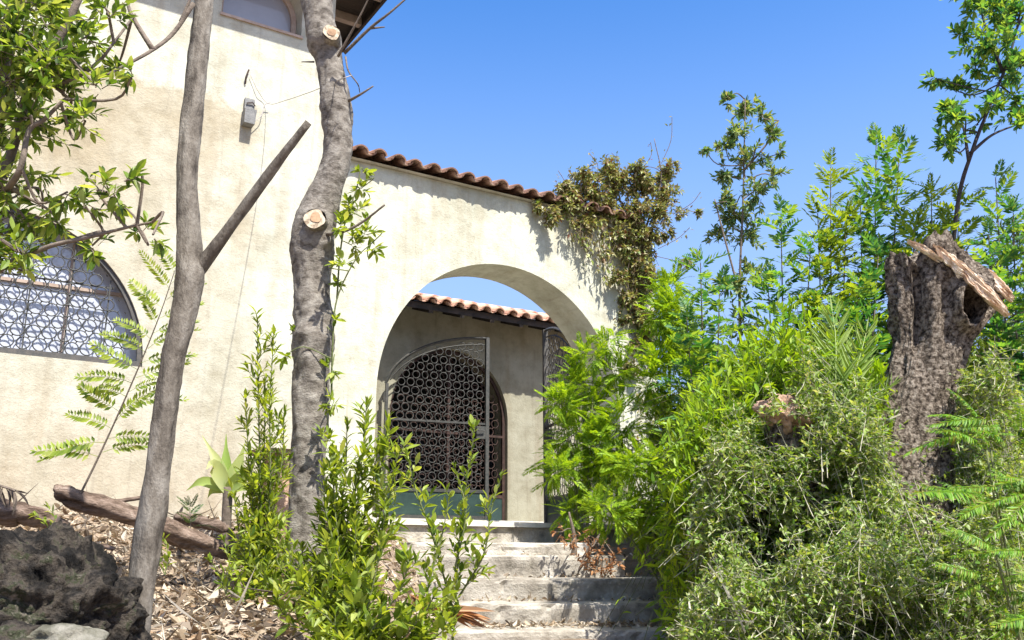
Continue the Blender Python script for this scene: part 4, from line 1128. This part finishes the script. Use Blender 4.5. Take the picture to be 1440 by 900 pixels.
# pale torn slabs running down to the right
def slab_wood(pts, wds, seed, thick=.03):
    """torn plank of pale wood: long grain ridges, ragged ends and edges"""
    P = spline([at(*q) for q in pts], m=14); n = len(P)
    W_ = np.interp(np.linspace(0, 1, n), np.linspace(0, 1, len(wds)), wds) * YS / FPX
    ax = np.gradient(P, axis=0); ax /= np.linalg.norm(ax, axis=1)[:, None]; m = 22
    L_ = np.linalg.norm(np.diff(P, axis=0), axis=1).sum()
    v = []; f = []
    for side_ in (0, 1):
        for i in range(n):
            sd = np.cross(ax[i], (0, -1, .25)); sd /= np.linalg.norm(sd); nn = np.cross(ax[i], sd)
            if nn[1] > 0: nn = -nn
            for j in range(m):
                t = j / (m - 1) * 2 - 1
                ed = 1 + .28 * mnoise.noise(Vector((i * .22, seed, 2 * np.sign(t)))) + .12 * mnoise.noise(Vector((i * .8, seed, 5 * np.sign(t))))
                ext = .028 * mnoise.noise(Vector((t * 5, seed, 0))) + .02 * mnoise.noise(Vector((t * 13, seed, 0)))
                ext *= 2 * (i / (n - 1) - .5)
                g = .016 * mnoise.noise(Vector((t * 3.5 + seed, i * .05, 0))) + .010 * (1 - 2 * abs(mnoise.noise(Vector((t * 9 + seed, i * .09, 3))))) + .004 * mnoise.noise(Vector((t * 22, i * .3, seed)))
                q = P[i] + sd * W_[i] * t * ed + ax[i] * ext * 2 + nn * (g + .012 * (1 - t * t))
                if side_: q = q - nn * (thick * (1.05 - t * t) + .008)
                v.append(q - ob)
    k0 = n * m
    for i in range(n - 1):
        for j in range(m - 1):
            f.append((i * m + j, i * m + j + 1, (i + 1) * m + j + 1, (i + 1) * m + j))
            f.append((k0 + i * m + j, k0 + (i + 1) * m + j, k0 + (i + 1) * m + j + 1, k0 + i * m + j + 1))
        for j in (0, m - 1): f.append((i * m + j, (i + 1) * m + j, k0 + (i + 1) * m + j, k0 + i * m + j))
    for i in (0, n - 1):
        for j in range(m - 1): f.append((i * m + j, i * m + j + 1, k0 + i * m + j + 1, k0 + i * m + j))
    link('torn_slab', mesh_np('torn_slab', v, f, M_FRESH, False), stump)
slab_wood([(1318, 350, YS - .20), (1338, 368, YS - .23), (1362, 388, YS - .24), (1388, 412, YS - .23), (1412, 438, YS - .18)], [4, 9, 9, 12, 7], 1)
slab_wood([(1366, 372, YS - .08), (1388, 386, YS - .1), (1408, 404, YS - .1), (1420, 416, YS - .08)], [5, 9, 10, 6], 5)
slab_wood([(1284, 344, YS - .16), (1300, 352, YS - .2), (1316, 362, YS - .21)], [3, 5, 3], 8, .02)

# ------------------------------------------------------------------ saplings and trees on the right
def multi(name, label, cat, base, limbs_px, clumps, tplset, mat, L, nl, r0=.02, ang=50, limit=300, minpx=10, lname='leaf', twmat=M_TWIG, up=.3, rt=.004, group=None, sag=0):
    org = np.array(base, float); org[2] = gzn(org[0], org[1]) - .05
    root = empty(name, tuple(org), label=label, cat=cat, group=group)
    limbs = [limb_part(root, org, pts, r0 if i == 0 else r0 * .6, r0 * .25, twmat, 'trunk' if i == 0 else 'limb', 8) for i, pts in enumerate(limbs_px)]
    crown(root, org, limbs, clumps, tplset, mat, L, twmat, nl=nl, ang=ang, limit=limit, minpx=minpx, lname=lname, up=up, rt=rt, sag=sag)
    return root
def blob(pts, Y, j=.25, k=1.0): return [(x + rng.uniform(-4, 4), y + rng.uniform(-4, 4), Y + rng.uniform(-j, j), r, int(c * k + .5)) for x, y, r, c in pts]
# tall narrow sapling against the sky
Yt = 7.6
multi('narrow_tree', 'tall narrow small-leaved tree standing alone against the sky beside the vine', 'tree', at(1045, 780, Yt),
    [[(1050, 800, Yt), (1045, 600, Yt), (1040, 420, Yt), (1045, 280, Yt), (1048, 140, Yt)], [(1042, 420, Yt), (1015, 320, Yt), (1005, 280, Yt)], [(1046, 240, Yt), (1080, 200, Yt), (1095, 170, Yt)]],
    blob([(1048, 150, .10, 8), (1025, 140, .05, 4), (1040, 185, .14, 10), (1075, 165, .09, 5), (1060, 225, .17, 13), (1020, 210, .10, 6), (1090, 190, .08, 5), (1025, 250, .14, 9), (1060, 275, .16, 12), (1030, 300, .16, 11), (1085, 245, .10, 5), (1050, 330, .18, 11), (1010, 330, .12, 6), (1060, 380, .17, 10), (1030, 400, .16, 9), (990, 213, .05, 2), (1040, 450, .17, 9), (1020, 290, .12, 8), (1100, 215, .06, 2), (1060, 500, .18, 8)], Yt, .25, 1.5),
    T_BROAD, L_TOPT, .062, 15, .018, limit=300, minpx=9)
# pinnate saplings
def ail(label, x0, tops, Y, L=.30, mat=L_BLUEG, y0=780, gap=.06, r0=.012, limit=300):
    gap *= .8; L *= 1.05
    st = []
    for (tx, ty) in tops:
        st.append([(x0, y0, Y), (x0 + (tx - x0) * .3, y0 + (ty - y0) * .35, Y + .03), (x0 + (tx - x0) * .75, y0 + (ty - y0) * .7, Y), (tx, ty, Y + rng.uniform(-.15, .15))])
    return frond_plant('pinnate_sapling', label, 'sapling', at(x0, y0, Y), st, T_AIL, mat, L, gap=gap, ang=64, droop=.35, twmat=M_TWIG, r0=r0, leafstart=.22, group='pinnate saplings behind the stump', limit=limit)
ail('bluish green pinnate sapling just right of the vine-covered wall end', 1000, [(985, 370), (1012, 400), (965, 440)], 6.9, .30)
ail('pinnate sapling with two tips rising between the narrow tree and the tallest sapling', 1110, [(1098, 300), (1140, 340), (1080, 400)], 7.0, .32)
ail('tall pinnate sapling with bright yellow-green tip left of the tallest one', 1170, [(1168, 235), (1150, 300), (1190, 300)], 7.0, .30, L_PINN, gap=.055)
ail('tallest pinnate sapling, its feathered top clear against the sky', 1225, [(1232, 200), (1265, 205), (1210, 290), (1290, 300)], 7.1, .34, gap=.055)
ail('pinnate sapling crowding close behind the left side of the stump', 1200, [(1205, 400), (1235, 360), (1180, 440)], 6.4, .3)
ail('leafy pinnate sapling showing above the stump top', 1310, [(1310, 270), (1350, 285), (1285, 320), (1330, 320)], 6.6, .30, L_PINN, gap=.055)
ail('dark pinnate sapling right of the stump by the picture edge', 1440, [(1425, 300), (1390, 330), (1400, 250), (1455, 330)], 6.3, .28)
# leaning tree at the upper right
Yu = 6.2
multi('leaning_tree', 'dark-limbed tree leaning in at the upper right corner', 'tree', at(1330, 800, Yu + .6),
    [[(1325, 800, Yu + .6), (1330, 520, Yu + .5), (1345, 300, Yu + .2), (1368, 210, Yu), (1400, 130, Yu), (1425, 60, Yu), (1450, -60, Yu)], [(1362, 225, Yu), (1357, 190, Yu), (1352, 170, Yu)], [(1410, 100, Yu), (1390, 50, Yu), (1375, 0, Yu)], [(1365, 215, Yu), (1395, 190, Yu), (1430, 175, Yu)], [(1420, 60, Yu), (1440, 20, Yu)]],
    blob([(1375, 10, .15, 8), (1400, 30, .2, 14), (1430, 20, .2, 12), (1355, 50, .08, 4), (1380, 60, .13, 8), (1410, 70, .2, 14), (1435, 90, .18, 10), (1375, 95, .08, 5), (1400, 115, .15, 9), (1425, 140, .18, 10), (1330, 150, .11, 9), (1345, 125, .10, 7), (1320, 110, .07, 4), (1350, 165, .08, 5), (1435, 170, .13, 6), (1340, 190, .12, 6), (1375, 175, .08, 3), (1330, 205, .09, 5), (1400, 10, .18, 9), (1360, 0, .1, 4), (1390, 150, .11, 6)], Yu, .25, 1.3),
    T_BROAD, L_BLUEG, .066, 14, .022, limit=300, minpx=9, twmat=M_DARKBARK)
# dark tree mass at the right edge
Yd = 7.4
multi('dark_evergreen', 'dark dense evergreen behind the stump at the right edge', 'tree', at(1500, 800, Yd),
    [[(1500, 820, Yd), (1490, 600, Yd), (1470, 420, Yd), (1440, 300, Yd)]],
    blob([(x, y, .3, 20) for x in (1420, 1455, 1385) for y in (340, 390, 440, 500, 560) if not (x == 1385 and y < 500)], Yd), T_NARROW, L_DARKT, .09, 7, .05, limit=300)
# palm
pb_ = at(1182, 640, 5.2); pb_[2] = gzn(pb_[0], pb_[1])
palm = empty('young_palm', tuple(pb_), label='young palm with stiff narrow fronds left of the stump', cat='palm')
mb = MB(pb_); mb.tube([pb_, at(1184, 620, 5.2)], [.05, .035], 10); mb.build('trunk', M_TWIG, palm)
its = []
for (tx, ty, Y_) in [(1176, 425, 5.0), (1214, 462, 4.95), (1150, 480, 5.1), (1232, 530, 5.0), (1196, 440, 5.3)]:
    s = at(1184, 620, 5.2); e = at(tx, ty, Y_); d = e - s
    its.append((int(rng.integers(2)), basis(d + np.array([0, 0, .1]), up=(0, -.8, .6), roll=rng.uniform(-.5, .5)), float(np.linalg.norm(d)) * 1.0, s))
place_leaves(palm, pb_, T_PALM, its, L_PALM, 'frond')

# ------------------------------------------------------------------ bright feathery shrubs
def feather(label, x0, y0, Y, blobs, L=.2, mat=L_BRIGHT, tset=T_FINE, nl=8, name='feathery_shrub', ymin=10, limit=300, rs=1.0):
    blobs = [(a, b, c_ * rs, int(d_ * (1.35 if rs > 1 else 1) + .5)) for a, b, c_, d_ in blobs]
    limbs = [[(x0, y0, Y), ((x0 + b[0]) / 2 + 5, (y0 + b[1]) / 2, Y), (b[0], b[1], Y)] for b in blobs[::3]]
    return multi(name, label, 'shrub', at(x0, y0, Y), limbs, blob(blobs, Y, .22), tset, mat, L, nl, .014, ang=55, limit=limit, minpx=ymin, lname='frond', twmat=M_GTWIG, up=.35, rt=.003, sag=.05)
feather('feathery yellow-green shrub growing in front of the open right gate leaf', 815, 770, 8.0,
    [(790, 570, .13, 7), (815, 545, .13, 7), (840, 575, .15, 8), (800, 620, .16, 9), (845, 630, .17, 9), (790, 665, .14, 7), (830, 680, .17, 9), (865, 600, .15, 7), (850, 480, .09, 4), (835, 500, .08, 4), (865, 520, .1, 4), (810, 715, .14, 6), (860, 660, .15, 7)], .2, rs=1.16)
feather('tall brilliant green shrub at the end of the white wall under the vine', 935, 790, 8.0,
    [(940, 410, .10, 5), (925, 440, .13, 7), (960, 450, .15, 7), (940, 490, .17, 9), (980, 480, .12, 5), (920, 540, .17, 9), (965, 540, .18, 9), (1000, 530, .14, 6), (930, 600, .18, 9), (980, 600, .18, 8), (1010, 590, .14, 6)], .22, rs=1.18)
feather('lower green shrub spilling beside the right end of the steps', 940, 840, 6.5,
    [(890, 660, .14, 8), (925, 655, .15, 8), (960, 670, .15, 8), (850, 710, .14, 8), (895, 720, .16, 9), (940, 720, .16, 9), (985, 700, .15, 7), (900, 745, .13, 6), (940, 755, .14, 7), (985, 755, .16, 8), (850, 735, .08, 3), (960, 805, .13, 6), (1000, 800, .14, 7), (1010, 740, .16, 8), (1000, 840, .12, 5)], .15, mat=L_BRIGHT, nl=10)
# fern-like fronds lower right, near
def fern(label, x0, y0, Y, tips, L0):
    org = at(x0, y0, Y); org[2] = gzn(org[0], org[1])
    root = empty('fern', tuple(org), label=label, cat='fern', group='bright ferns at the lower right edge'); its = []
    base = at(x0, y0, Y)
    tips = tips * 2 + [(a + rng.uniform(-25, 25), b + rng.uniform(-20, 20), a + (c_ - a) * rng.uniform(.4, .8) + rng.uniform(-20, 20), d_ + rng.uniform(-35, 35)) for (a, b, c_, d_) in tips]
    for (sx, sy, tx, ty) in tips:
        s = at(sx, sy, Y + rng.uniform(-.1, .15)); e = at(tx, ty, Y + rng.uniform(-.35, .05)); d = (e - s) * rng.uniform(.4, .66); s = s + d * .3
        its.append((int(rng.integers(3)), basis(d + np.array([0, 0, .08]), up=(0, -.55, .8), roll=rng.uniform(-.3, .3)), float(np.linalg.norm(d)) * 1.05, s))
        if rng.uniform() > .10: continue
        mb = MB(org); P = spline([org, (org + s) / 2 + np.array([0, .04, .05]), s], m=4); mb.tube(P, .005, 5); mb.build('stalk', M_GTWIG, root, True)
    place_leaves(root, org, T_FERN, its, L_FERN, 'frond')
T_FERN = [frond_tpl(42, .11, .2, .25, seed=21, angle=70, curl=.6), frond_tpl(38, .125, .2, .5, seed=22, angle=66, curl=.9), frond_tpl(44, .10, .2, .1, seed=23, angle=72, curl=.5)]
fern('bright fern crossing in front of the stump at its middle height', 1440, 800, 3.9, [(1390, 610, 1245, 625), (1380, 600, 1290, 572), (1400, 640, 1330, 600), (1420, 590, 1340, 640), (1420, 640, 1395, 590), (1430, 620, 1440, 560)], 0)
fern('bright fern with long level fronds at the right edge below the stump middle', 1480, 850, 3.8, [(1480, 680, 1340, 690), (1400, 690, 1275, 715), (1470, 690, 1390, 720), (1420, 700, 1330, 745), (1460, 700, 1370, 670), (1440, 720, 1300, 690)], 0)
fern('bright fern lowest in the bottom right corner', 1480, 940, 3.7, [(1480, 780, 1350, 790), (1480, 810, 1380, 840), (1470, 830, 1370, 880), (1420, 770, 1310, 770), (1470, 760, 1410, 740), (1440, 800, 1400, 850), (1480, 870, 1400, 890), (1400, 800, 1300, 830)], 0)

# ------------------------------------------------------------------ twiggy thicket (reads as one mass)
T_TWLEAF = [leaf_tpl(.55, .1, .1, 2), leaf_tpl(.38, .2, .3, 2)]
def vbasis(d, roll):
    d = d / (np.linalg.norm(d, axis=1)[:, None] + 1e-9)
    u = np.where(np.abs(d[:, 2:3]) > .97, np.array([[.6, .8, .1]]), np.array([[0, 0, 1.0]]))
    x = np.cross(d, u); x /= np.linalg.norm(x, axis=1)[:, None]
    z = np.cross(x, d); c = np.cos(roll)[:, None]; sn_ = np.sin(roll)[:, None]
    return np.stack([c * x + sn_ * z, d, -sn_ * x + c * z], 2)
def vmerge(tpls, idx, B, sc, P, org):
    Vs = []; FT = []; FQ = []; n = 0
    for k, (tv, tf) in enumerate(tpls):
        m_ = idx == k
        if not m_.any(): continue
        V = np.einsum('nij,vj->nvi', B[m_], tv) * sc[m_][:, None, None] + (P[m_] - org)[:, None]
        off = n + np.arange(m_.sum()) * len(tv)
        tri = np.array([q for q in tf if len(q) == 3], int); quad = np.array([q for q in tf if len(q) == 4], int)
        if len(tri): FT.append((tri[None] + off[:, None, None]).reshape(-1, 3))
        if len(quad): FQ.append((quad[None] + off[:, None, None]).reshape(-1, 4))
        Vs.append(V.reshape(-1, 3)); n += m_.sum() * len(tv)
    F = ([np.concatenate(FT)] if FT else []) + ([np.concatenate(FQ)] if FQ else [])
    return np.concatenate(Vs), F
def thicket(name, label, n, xr, Yr, top, mat_l, mat_t, Lr=(.014, .028), lean=.5, leaves=12, tl=(.18, .5), tr=.0016, cat='bushes', gap=-.12, ragged=26, tset=None, spread=1.0):
    tset = tset or T_TWLEAF
    org = at((xr[0] + xr[1]) / 2, 850, Yr[0]); org[2] = 1.0
    seeds = []
    while len(seeds) < n:
        x = rng.uniform(*xr); Y = Yr[0] + (Yr[1] - Yr[0]) * rng.uniform() ** 1.3
        ty = np.interp(x, *top) + ragged * mnoise.noise(Vector((x * .022, Y * 2, 0))) + ragged * .7 * mnoise.noise(Vector((x * .07, Y * 5, 3)))
        g = at(x, 850, Y); zg = gz(g[0], g[1]); zt = at(x, ty, Y)[2]
        if zt <= zg + .05: continue
        z = zg + (zt - zg) * rng.uniform() ** .8
        if mnoise.noise(Vector((g[0] * 4.2, Y * 4.2, z * 4.2))) < gap: n -= .25; continue
        seeds.append((g[0], g[1], z))
    p = np.array(seeds); n = len(p)
    ln = rng.uniform(*tl, size=n)[:, None]
    long_ = rng.uniform(size=n) < .10; ln[long_] *= 2.6
    d = rng.normal(size=(n, 3)) * np.array([1, 1, .55]); d[:, 2] += lean; d[long_, 2] += 1.5; d /= np.linalg.norm(d, axis=1)[:, None]
    st = p - d * ln * .7; m1 = p - d * ln * .3 + rng.normal(size=(n, 3)) * .02; e = p + d * ln * .3 + rng.normal(size=(n, 3)) * .02
    B = vbasis(d, np.zeros(n)); thick = np.where(rng.uniform(size=n) < .07, 2.4, 1.0)[:, None] * tr
    V = []
    for q, k in ((st, 1.5), (m1, 1.1), (e, .5)):
        V += [q + B[:, :, 0] * thick * k, q - B[:, :, 0] * thick * k * .5 + B[:, :, 2] * thick * k * .8, q - B[:, :, 0] * thick * k * .5 - B[:, :, 2] * thick * k * .8]
    V = np.stack(V, 1).reshape(-1, 3) - org
    f0 = np.array([(i * 3 + j, i * 3 + (j + 1) % 3, i * 3 + 3 + (j + 1) % 3, i * 3 + 3 + j) for i in range(2) for j in range(3)])
    F = (f0[None] + (np.arange(n) * 9)[:, None, None]).reshape(-1, 4)
    root = empty(name, tuple(org), label=label, cat=cat)
    link('twigs', mesh_np('twigs', V, F, mat_t), root, kind='stuff')
    L_ = leaves
    t = rng.uniform(.1, 1, size=(n, L_, 1))
    P = np.where(t > .5, m1[:, None] + (e - m1)[:, None] * (t * 2 - 1), st[:, None] + (m1 - st)[:, None] * t * 2).reshape(-1, 3)
    dd = (rng.normal(size=(n, L_, 3)) * spread + d[:, None] * .9).reshape(-1, 3)
    N_ = n * L_
    v, f = vmerge(tset, rng.integers(len(tset), size=N_), vbasis(dd, rng.uniform(-1, 1, size=N_)), rng.uniform(*Lr, size=N_), P, org)
    link('foliage', mesh_np('foliage', v, f, mat_l), root, kind='stuff')
    return root
M_PTWIG = mottled('pale_dead_twig', [(.3, (.20, .17, .12)), (.5, (.34, .32, .22)), (.7, (.48, .45, .36))], 20, .9)
thicket('twiggy_thicket', 'grey-green tangle of fine twigs and tiny leaves filling the lower right', 11000, (985, 1262), (4.7, 6.9),
        ([985, 1010, 1050, 1100, 1200, 1262], [720, 650, 600, 585, 560, 590]), L_GREY, M_PTWIG, leaves=19, Lr=(.014, .042), tl=(.08, .24), ragged=110, gap=-.12)
thicket('twiggy_thicket', 'grey-green twig tangle right of the stump along the picture edge', 4500, (1364, 1460), (5.0, 6.8),
        ([1364, 1395, 1460], [700, 560, 500]), L_GREY, M_PTWIG, leaves=17, Lr=(.014, .04), tl=(.10, .26), ragged=60, gap=.0)
thicket('twiggy_thicket', 'low dark scrub across the foot of the stump at the bottom right', 8000, (958, 1460), (4.2, 5.6),
        ([958, 1005, 1100, 1200, 1300, 1460], [880, 830, 790, 760, 750, 750]), L_GREY, M_PTWIG, leaves=17, Lr=(.013, .038), tl=(.08, .22), ragged=110, gap=-.08)
thicket('bush_mass', 'green bushes closing the view behind the thicket and saplings', 8000, (950, 1480), (7.3, 9.0),
        ([950, 1000, 1100, 1200, 1300, 1480], [610, 570, 550, 530, 520, 470]), L_PINN, M_TWIG, Lr=(.04, .085), leaves=11, tl=(.3, .7), ragged=90)
thicket('grassy_scrub', 'upright grassy green scrub between the narrow tree and the palm', 7500, (950, 1270), (5.2, 6.8),
        ([950, 1000, 1060, 1150, 1270], [680, 570, 510, 490, 520]), L_BRIGHT, M_GTWIG, Lr=(.04, .10), lean=1.6, leaves=9, tset=T_NARROW, spread=.45, ragged=70)

# ------------------------------------------------------------------ vine over the wall end
vb = wp(3.05, -.05, LZ)
vine = empty('climbing_vine', tuple(vb), label='half-dead brown and green climbing vine heaped over the end of the tiled wall', cat='vine')
YV = 8.9
lim = [limb_part(vine, vb, [(905, 800, 9.62), (900, 600, 9.6), (896, 480, 9.58), (890, 380, 9.55), (870, 300, 9.5), (860, 270, 9.45)], .03, .012, M_TWIG, 'stem'),
       limb_part(vine, vb, [(888, 380, 9.55), (915, 300, 9.5), (930, 250, 9.5), (920, 195, 9.5)], .014, .004, M_TWIG, 'stem'),
       limb_part(vine, vb, [(880, 340, 9.5), (830, 300, 9.15), (780, 290, 8.9), (755, 292, 8.78)], .012, .004, M_TWIG, 'stem')]
cl = [(855 + (x - 855) * 1.06, y, float(np.interp(x, [755, 800, 900], [8.78, 9.02, 9.55])) + rng.uniform(-.16, .08), r * 1.15, int(c * 2.6)) for x, y, r, c in [(800, 285, .17, 20), (830, 265, .2, 26), (865, 255, .2, 28), (900, 260, .19, 24), (930, 250, .12, 12), (850, 295, .22, 30), (890, 300, .2, 26), (780, 305, .10, 8), (825, 315, .14, 14), (870, 335, .17, 22), (900, 345, .14, 18), (885, 375, .14, 16), (905, 385, .12, 14), (890, 415, .14, 14), (870, 390, .09, 7), (875, 450, .12, 10), (900, 450, .13, 12), (890, 490, .12, 8), (855, 240, .16, 12), (940, 235, .08, 4), (920, 300, .14, 12), (935, 330, .08, 4), (950, 300, .08, 3), (820, 245, .1, 5), (895, 235, .12, 7), (760, 292, .06, 4), (975, 300, .06, 2), (960, 370, .08, 2), (885, 350, .17, 16), (905, 400, .15, 14), (880, 420, .12, 9), (895, 440, .14, 12), (910, 470, .12, 9), (885, 520, .12, 7), (900, 560, .12, 6), (800, 265, .14, 12), (930, 275, .16, 14), (910, 330, .15, 12)]]
crown(vine, vb, lim, cl, T_SMALL + [], L_VINE, .058, M_TWIG, nl=17, limit=0, minpx=99, ang=60, up=0, sag=.15, rt=.003)
# hanging strands in front of the wall
its = []; tw = MB(vb)
for k in range(46):
    s = rng.uniform(1.9, 3.05); z0 = 5.05 - rng.uniform(0, .1); ln = rng.uniform(.15, .55) * (.6 + .9 * smooth((s - 1.8) / 1.0))
    P = [wp(s + .02 * i * rng.uniform(-1, 1), -.1 - .02 * rng.uniform(), z0 - ln * i / 5) for i in range(6)]
    tw.tube(P, .0022, 4, False)
    for i in range(int(ln / .03)):
        t = rng.uniform(); q = P[int(t * 4.99)]; q = q + (P[int(t * 4.99) + 1] - q) * rng.uniform()
        its.append((int(rng.integers(2)), basis(rng.normal(size=3) * .6 + np.array([0, 0, -.8]), roll=rng.uniform(-1, 1)), rng.uniform(.045, .08), q))
for k in range(60):
    s = rng.uniform(2.55, 3.12); z = rng.uniform(2.3, 4.6)
    for i in range(8):
        its.append((int(rng.integers(2)), basis(rng.normal(size=3), roll=rng.uniform(-1, 1)), rng.uniform(.03, .06), wp(s + rng.normal() * .06, -.04 - abs(rng.normal()) * .05, z + rng.normal() * .08)))
for (x0, y0, x1, y1) in [(930, 230, 945, 165), (870, 240, 860, 215), (840, 245, 828, 215), (905, 235, 915, 200), (950, 300, 985, 270), (930, 400, 985, 350), (925, 350, 970, 320), (790, 270, 785, 240)]:
    P = spline([at(x0, y0, YV), at((x0 + x1) / 2 + 6, (y0 + y1) / 2, YV), at(x1, y1, YV)], m=4); tw.tube(P, .0035, 4, False)
    for i in range(9):
        its.append((int(rng.integers(2)), basis(rng.normal(size=3)), rng.uniform(.03, .055), P[int(rng.integers(len(P)))] + rng.normal(size=3) * .02))
tw.build('tendrils', M_TWIG, vine, kind='stuff')
v, f = merge(T_SMALL, its, vb); link('hanging_leaves', mesh_np('hanging_leaves', v, f, L_VINE), vine, kind='stuff')

# dry brown shrub on the right of the steps
db = at(812, 800, 7.3)
multi('dry_shrub', 'dried brown dead-leaved shrub on the right side of the steps', 'shrub', db,
      [[(805, 800, 7.4), (808, 760, 7.4), (800, 720, 7.4)], [(812, 800, 7.4), (830, 770, 7.35), (845, 750, 7.3)]],
      blob([(800, 765, .07, 5), (820, 755, .1, 8), (840, 775, .12, 9), (850, 800, .12, 9), (825, 790, .1, 7), (790, 745, .08, 4), (865, 785, .1, 6), (835, 805, .08, 6)], 7.2, .1), T_CURL, L_DRYO, .045, 6, .03, limit=0, minpx=99, up=0)

# ------------------------------------------------------------------ litter
def litter(name, label, n, sampler, mat, Lr, tset=T_CURL, lift=.012):
    its = []
    while len(its) < n:
        p = sampler()
        if p is None: continue
        x, y, z = p
        if z is None: z = gzn(x, y)
        d = rng.normal(size=3) * np.array([1, 1, .35])
        its.append((int(rng.integers(len(tset))), basis(d, up=(rng.normal() * .4, rng.normal() * .4, 1 if rng.uniform() < .7 else -1)), rng.uniform(*Lr), np.array([x, y, z + rng.uniform(0, lift)])))
    org = its[0][3].copy(); org[2] -= .02
    v, f = merge(tset, its, org); o = link(name, mesh_np(name, v, f, mat), label=label, kind='stuff'); o.location = org; return o
def bank():
    y = rng.uniform(2.6, 7.6); x = rng.uniform(-.62 * y - .2, -.45)
    s, off = wcoord((x, y))
    return (x, y, None) if off < -.06 else None
litter('leaf_litter', 'dry tan leaves strewn over the left bank', 15000, bank, L_DRY, (.018, .085), lift=.03)
def bank_s():
    q = bank(); return q
T_STRAW = [leaf_tpl(.09, .3, .2, 2), leaf_tpl(.06, .5, -.2, 2)]
litter('straw_litter', 'pale dry stalks and strips scattered on the left bank', 2200, bank_s, L_DRY, (.08, .26), T_STRAW, .03)
litter('fallen_twigs', 'small dead twigs lying in the litter on the left bank', 500, bank_s, M_TWIG, (.12, .4), [leaf_tpl(.03, .8, .15, 2), leaf_tpl(.022, .9, -.1, 2)], .05)
for (sx, sy, sY, sh_, lb) in [(232, 802, 4.4, 45, 'small green seedling in the litter just right of the slim trunk'), (318, 830, 4.3, 70, 'small leafy seedling in the litter left of the low shrub'), (72, 742, 4.2, 28, 'tiny yellow-green seedling between the two logs')]:
    leafy_shrub('seedling', lb, 'seedling', at(sx, sy, sY), [[(sx, sy + 6, sY), (sx + 5, sy - sh_ * .5, sY), (sx - 4, sy - sh_, sY)], [(sx, sy + 6, sY), (sx - 10, sy - sh_ * .3, sY), (sx - 22, sy - sh_ * .6, sY)]], T_BROAD, L_PRIVET, .045, gap=.022, side=.2, sidelen=.05, r0=.003)
def right_g():
    y = rng.uniform(3.5, 7.5); return (rng.uniform(.9, .6 * y), y, None)
litter('leaf_litter', 'brown fallen leaves under the thicket on the right', 4000, right_g, L_DRYO, (.03, .06))
# litter lying on the treads
def on_steps():
    k = rng.integers(4); py, Y, dep = [(887, 6.15, .4), (849, 6.55, .4), (814, 6.95, .36), (781, 7.32, .3)][k]
    w_ = [.75, .12, .1, .03][k]
    if rng.uniform() > w_ * 1.3: return None
    p = at(760, py, Y); lx = rng.uniform(-.5, 1.1) if k == 0 else rng.uniform(-.7, .9); ly = dep * (1 - abs(rng.normal()) * .25)
    if not 0.02 < ly < dep: return None
    q = so_ + 0; dx = lx; base = p - so_; l0 = -sn * base[0] + cs * base[1]
    Lx, Ly = dx + cs * base[0] * 0, l0 + ly
    return (so_[0] + cs * Lx - sn * Ly, so_[1] + sn * Lx + cs * Ly, p[2] + .008)
litter('step_litter', 'dry brown leaves gathered on the treads of the steps', 900, on_steps, L_DRY, (.025, .055), lift=.015)
# dried palm-like frond left of the bottom step
fb_ = at(590, 850, 5.2); fb_[2] = gzn(fb_[0], fb_[1]) + .05
dfr = empty('dry_frond', tuple(fb_), label='orange brown dried frond lying left of the bottom step', cat='dead frond')
for k in range(16):
    a = R(-28 + k * 3.2); L_ = rng.uniform(.35, .5)
    s = at(575, 835 + k * 1.5, 5.2) ; e = s + np.array([L_ * math.cos(a), -.12, L_ * math.sin(a) * .5 - .06])
    d = e - s
    its1 = (k % 2, basis(d, up=(0, -.5, 1), roll=rng.uniform(-.8, .8)), L_, s)
    o = bpy.data.objects.new('leaflet', tpl_mesh(T_DF, its1[0], 'leaflet', L_DRYO) if False else None) if False else None
    tv, tf = leaf_tpl(.09, .4, .1)
    if k == 0: DFM = mesh_np('leaflet', tv, tf, L_DRYO)
    link('leaflet', DFM, dfr, M4(its1[1], its1[2], s - fb_))
